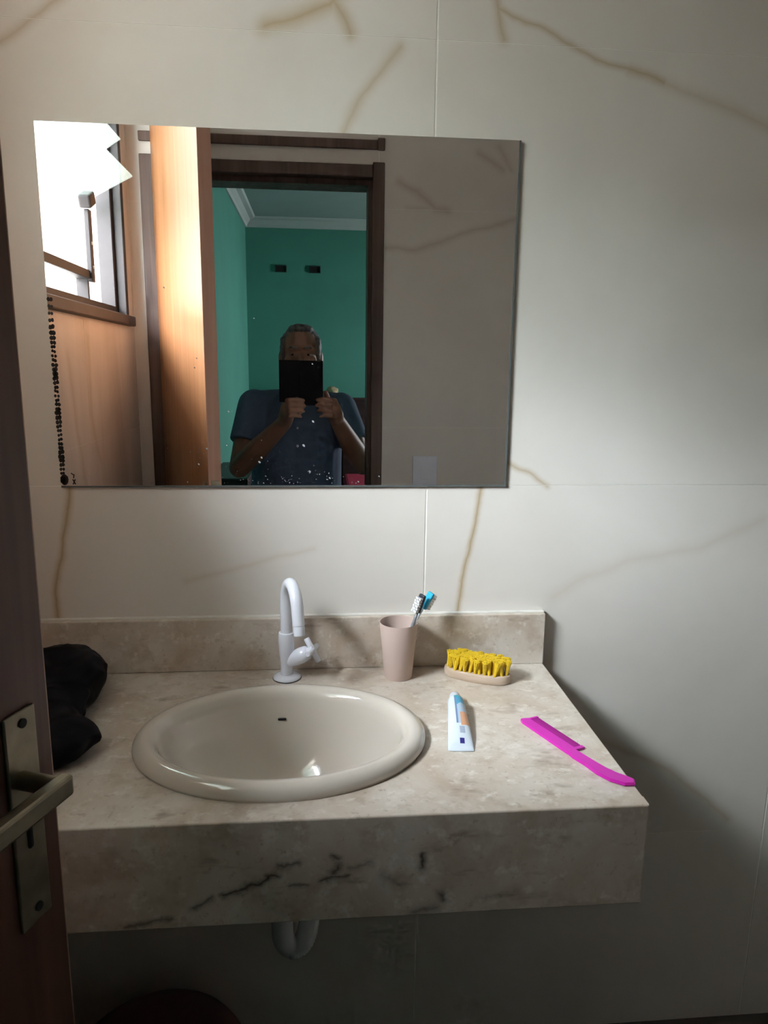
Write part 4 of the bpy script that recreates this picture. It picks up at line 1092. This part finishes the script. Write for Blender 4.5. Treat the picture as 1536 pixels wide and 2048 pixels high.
# hair: cap over crown, sides and back
bm = NB()
ball(bm, (HX, HY - 0.022, 1.512), (0.079, 0.088, 0.082)); ball(bm, (HX, HY - 0.042, 1.470), (0.077, 0.068, 0.080))
for s in (-1, 1):
    ball(bm, (HX + s * 0.068, HY + 0.004, 1.505), (0.013, 0.040, 0.042)); ball(bm, (HX + s * 0.072, HY + 0.010, 1.476), (0.006, 0.012, 0.022))
ball(bm, (HX, HY + 0.018, 1.575), (0.050, 0.045, 0.018))
me = remeshed(bm, 0.0045, 2, 'hair')
for v in me.vertices:
    p = v.co; d = (p - V3(HX, HY - 0.02, 1.5)).normalized()
    v.co = p + d * (noise.noise(p * 90) * 0.0025 + noise.noise(p * 40) * 0.003) - Vector((PX, PYb, 0))
obj('hair', me, M_hair, pe)
# shirt
bm = NB()
loft(bm, [ering(-0.097, -1.742, z, rx, ry) for z, rx, ry in ((0.76, 0.182, 0.140), (0.84, 0.186, 0.145), (0.95, 0.188, 0.150), (1.03, 0.188, 0.148), (1.12, 0.190, 0.140), (1.20, 0.190, 0.125), (1.265, 0.172, 0.105), (1.300, 0.125, 0.088), (1.322, 0.085, 0.075))])
for sh, el, s in ((shR, elR, 1), (shL, elL, -1)):
    e = sh.lerp(el, 0.60)
    ball(bm, sh, 0.068); tube(bm, [sh, sh.lerp(el, .3), e], [0.068, 0.066, 0.064], 24)
    tcap(bm, V3(PX + s * 0.055, -1.735, 1.295), 0.045, sh + V3(0, -0.005, 0.006), 0.058)
me = remeshed(bm, 0.006, 3, 'shirt')
for v in me.vertices:
    p = v.co
    v.co = p + Vector((0, 1, 0.2)) * (noise.noise(p * 14) * 0.007 * (1 if p.z < 1.25 else 0.4)) - Vector((PX, PYb, 0))
sh_o = obj('shirt', me, M_shirt, pe)
bm = NB()
ring = [(0.064, 0.066, 1.318), (0.070, 0.074, 1.312), (0.082, 0.084, 1.322), (0.074, 0.076, 1.348), (0.066, 0.068, 1.352)]
loft(bm, [[V3(-0.082 + rx * math.cos(t) , -1.715 + ry * math.sin(t), z - 0.022 * max(0, math.sin(t)) + (0.006 if math.sin(t) < 0 else 0)) for t in [2 * PI * k / 32 for k in range(32)]] for rx, ry, z in ring], cap=False)
obj('collar', bm, M_shirt, sh_o, smooth=True, loc=-Vector(pe.location))
for k, z in enumerate((1.26, 1.19, 1.12)):
    bm = NB(); ball(bm, (-0.088, -1.742 + (0.110, 0.128, 0.142)[k], z), (0.005, 0.003, 0.005), u=12, v=8); obj('button', bm, M_plate, sh_o, smooth=True, loc=-Vector(pe.location))
# trousers
bm = NB()
loft(bm, [ering(-0.095, -1.745, z, rx, ry) for z, rx, ry in ((0.72, 0.150, 0.115), (0.80, 0.172, 0.128), (0.90, 0.172, 0.132))])
for hp_, kn, an in ((hipR, knR, anR), (hipL, knL, anL)): chain(bm, [hp_, kn, an + V3(0, 0, 0.04)], [0.094, 0.072, 0.060])
me = remeshed(bm, 0.009, 3, 'trousers')
for v in me.vertices: v.co -= Vector((PX, PYb, 0))
obj('trousers', me, M_short, pe)
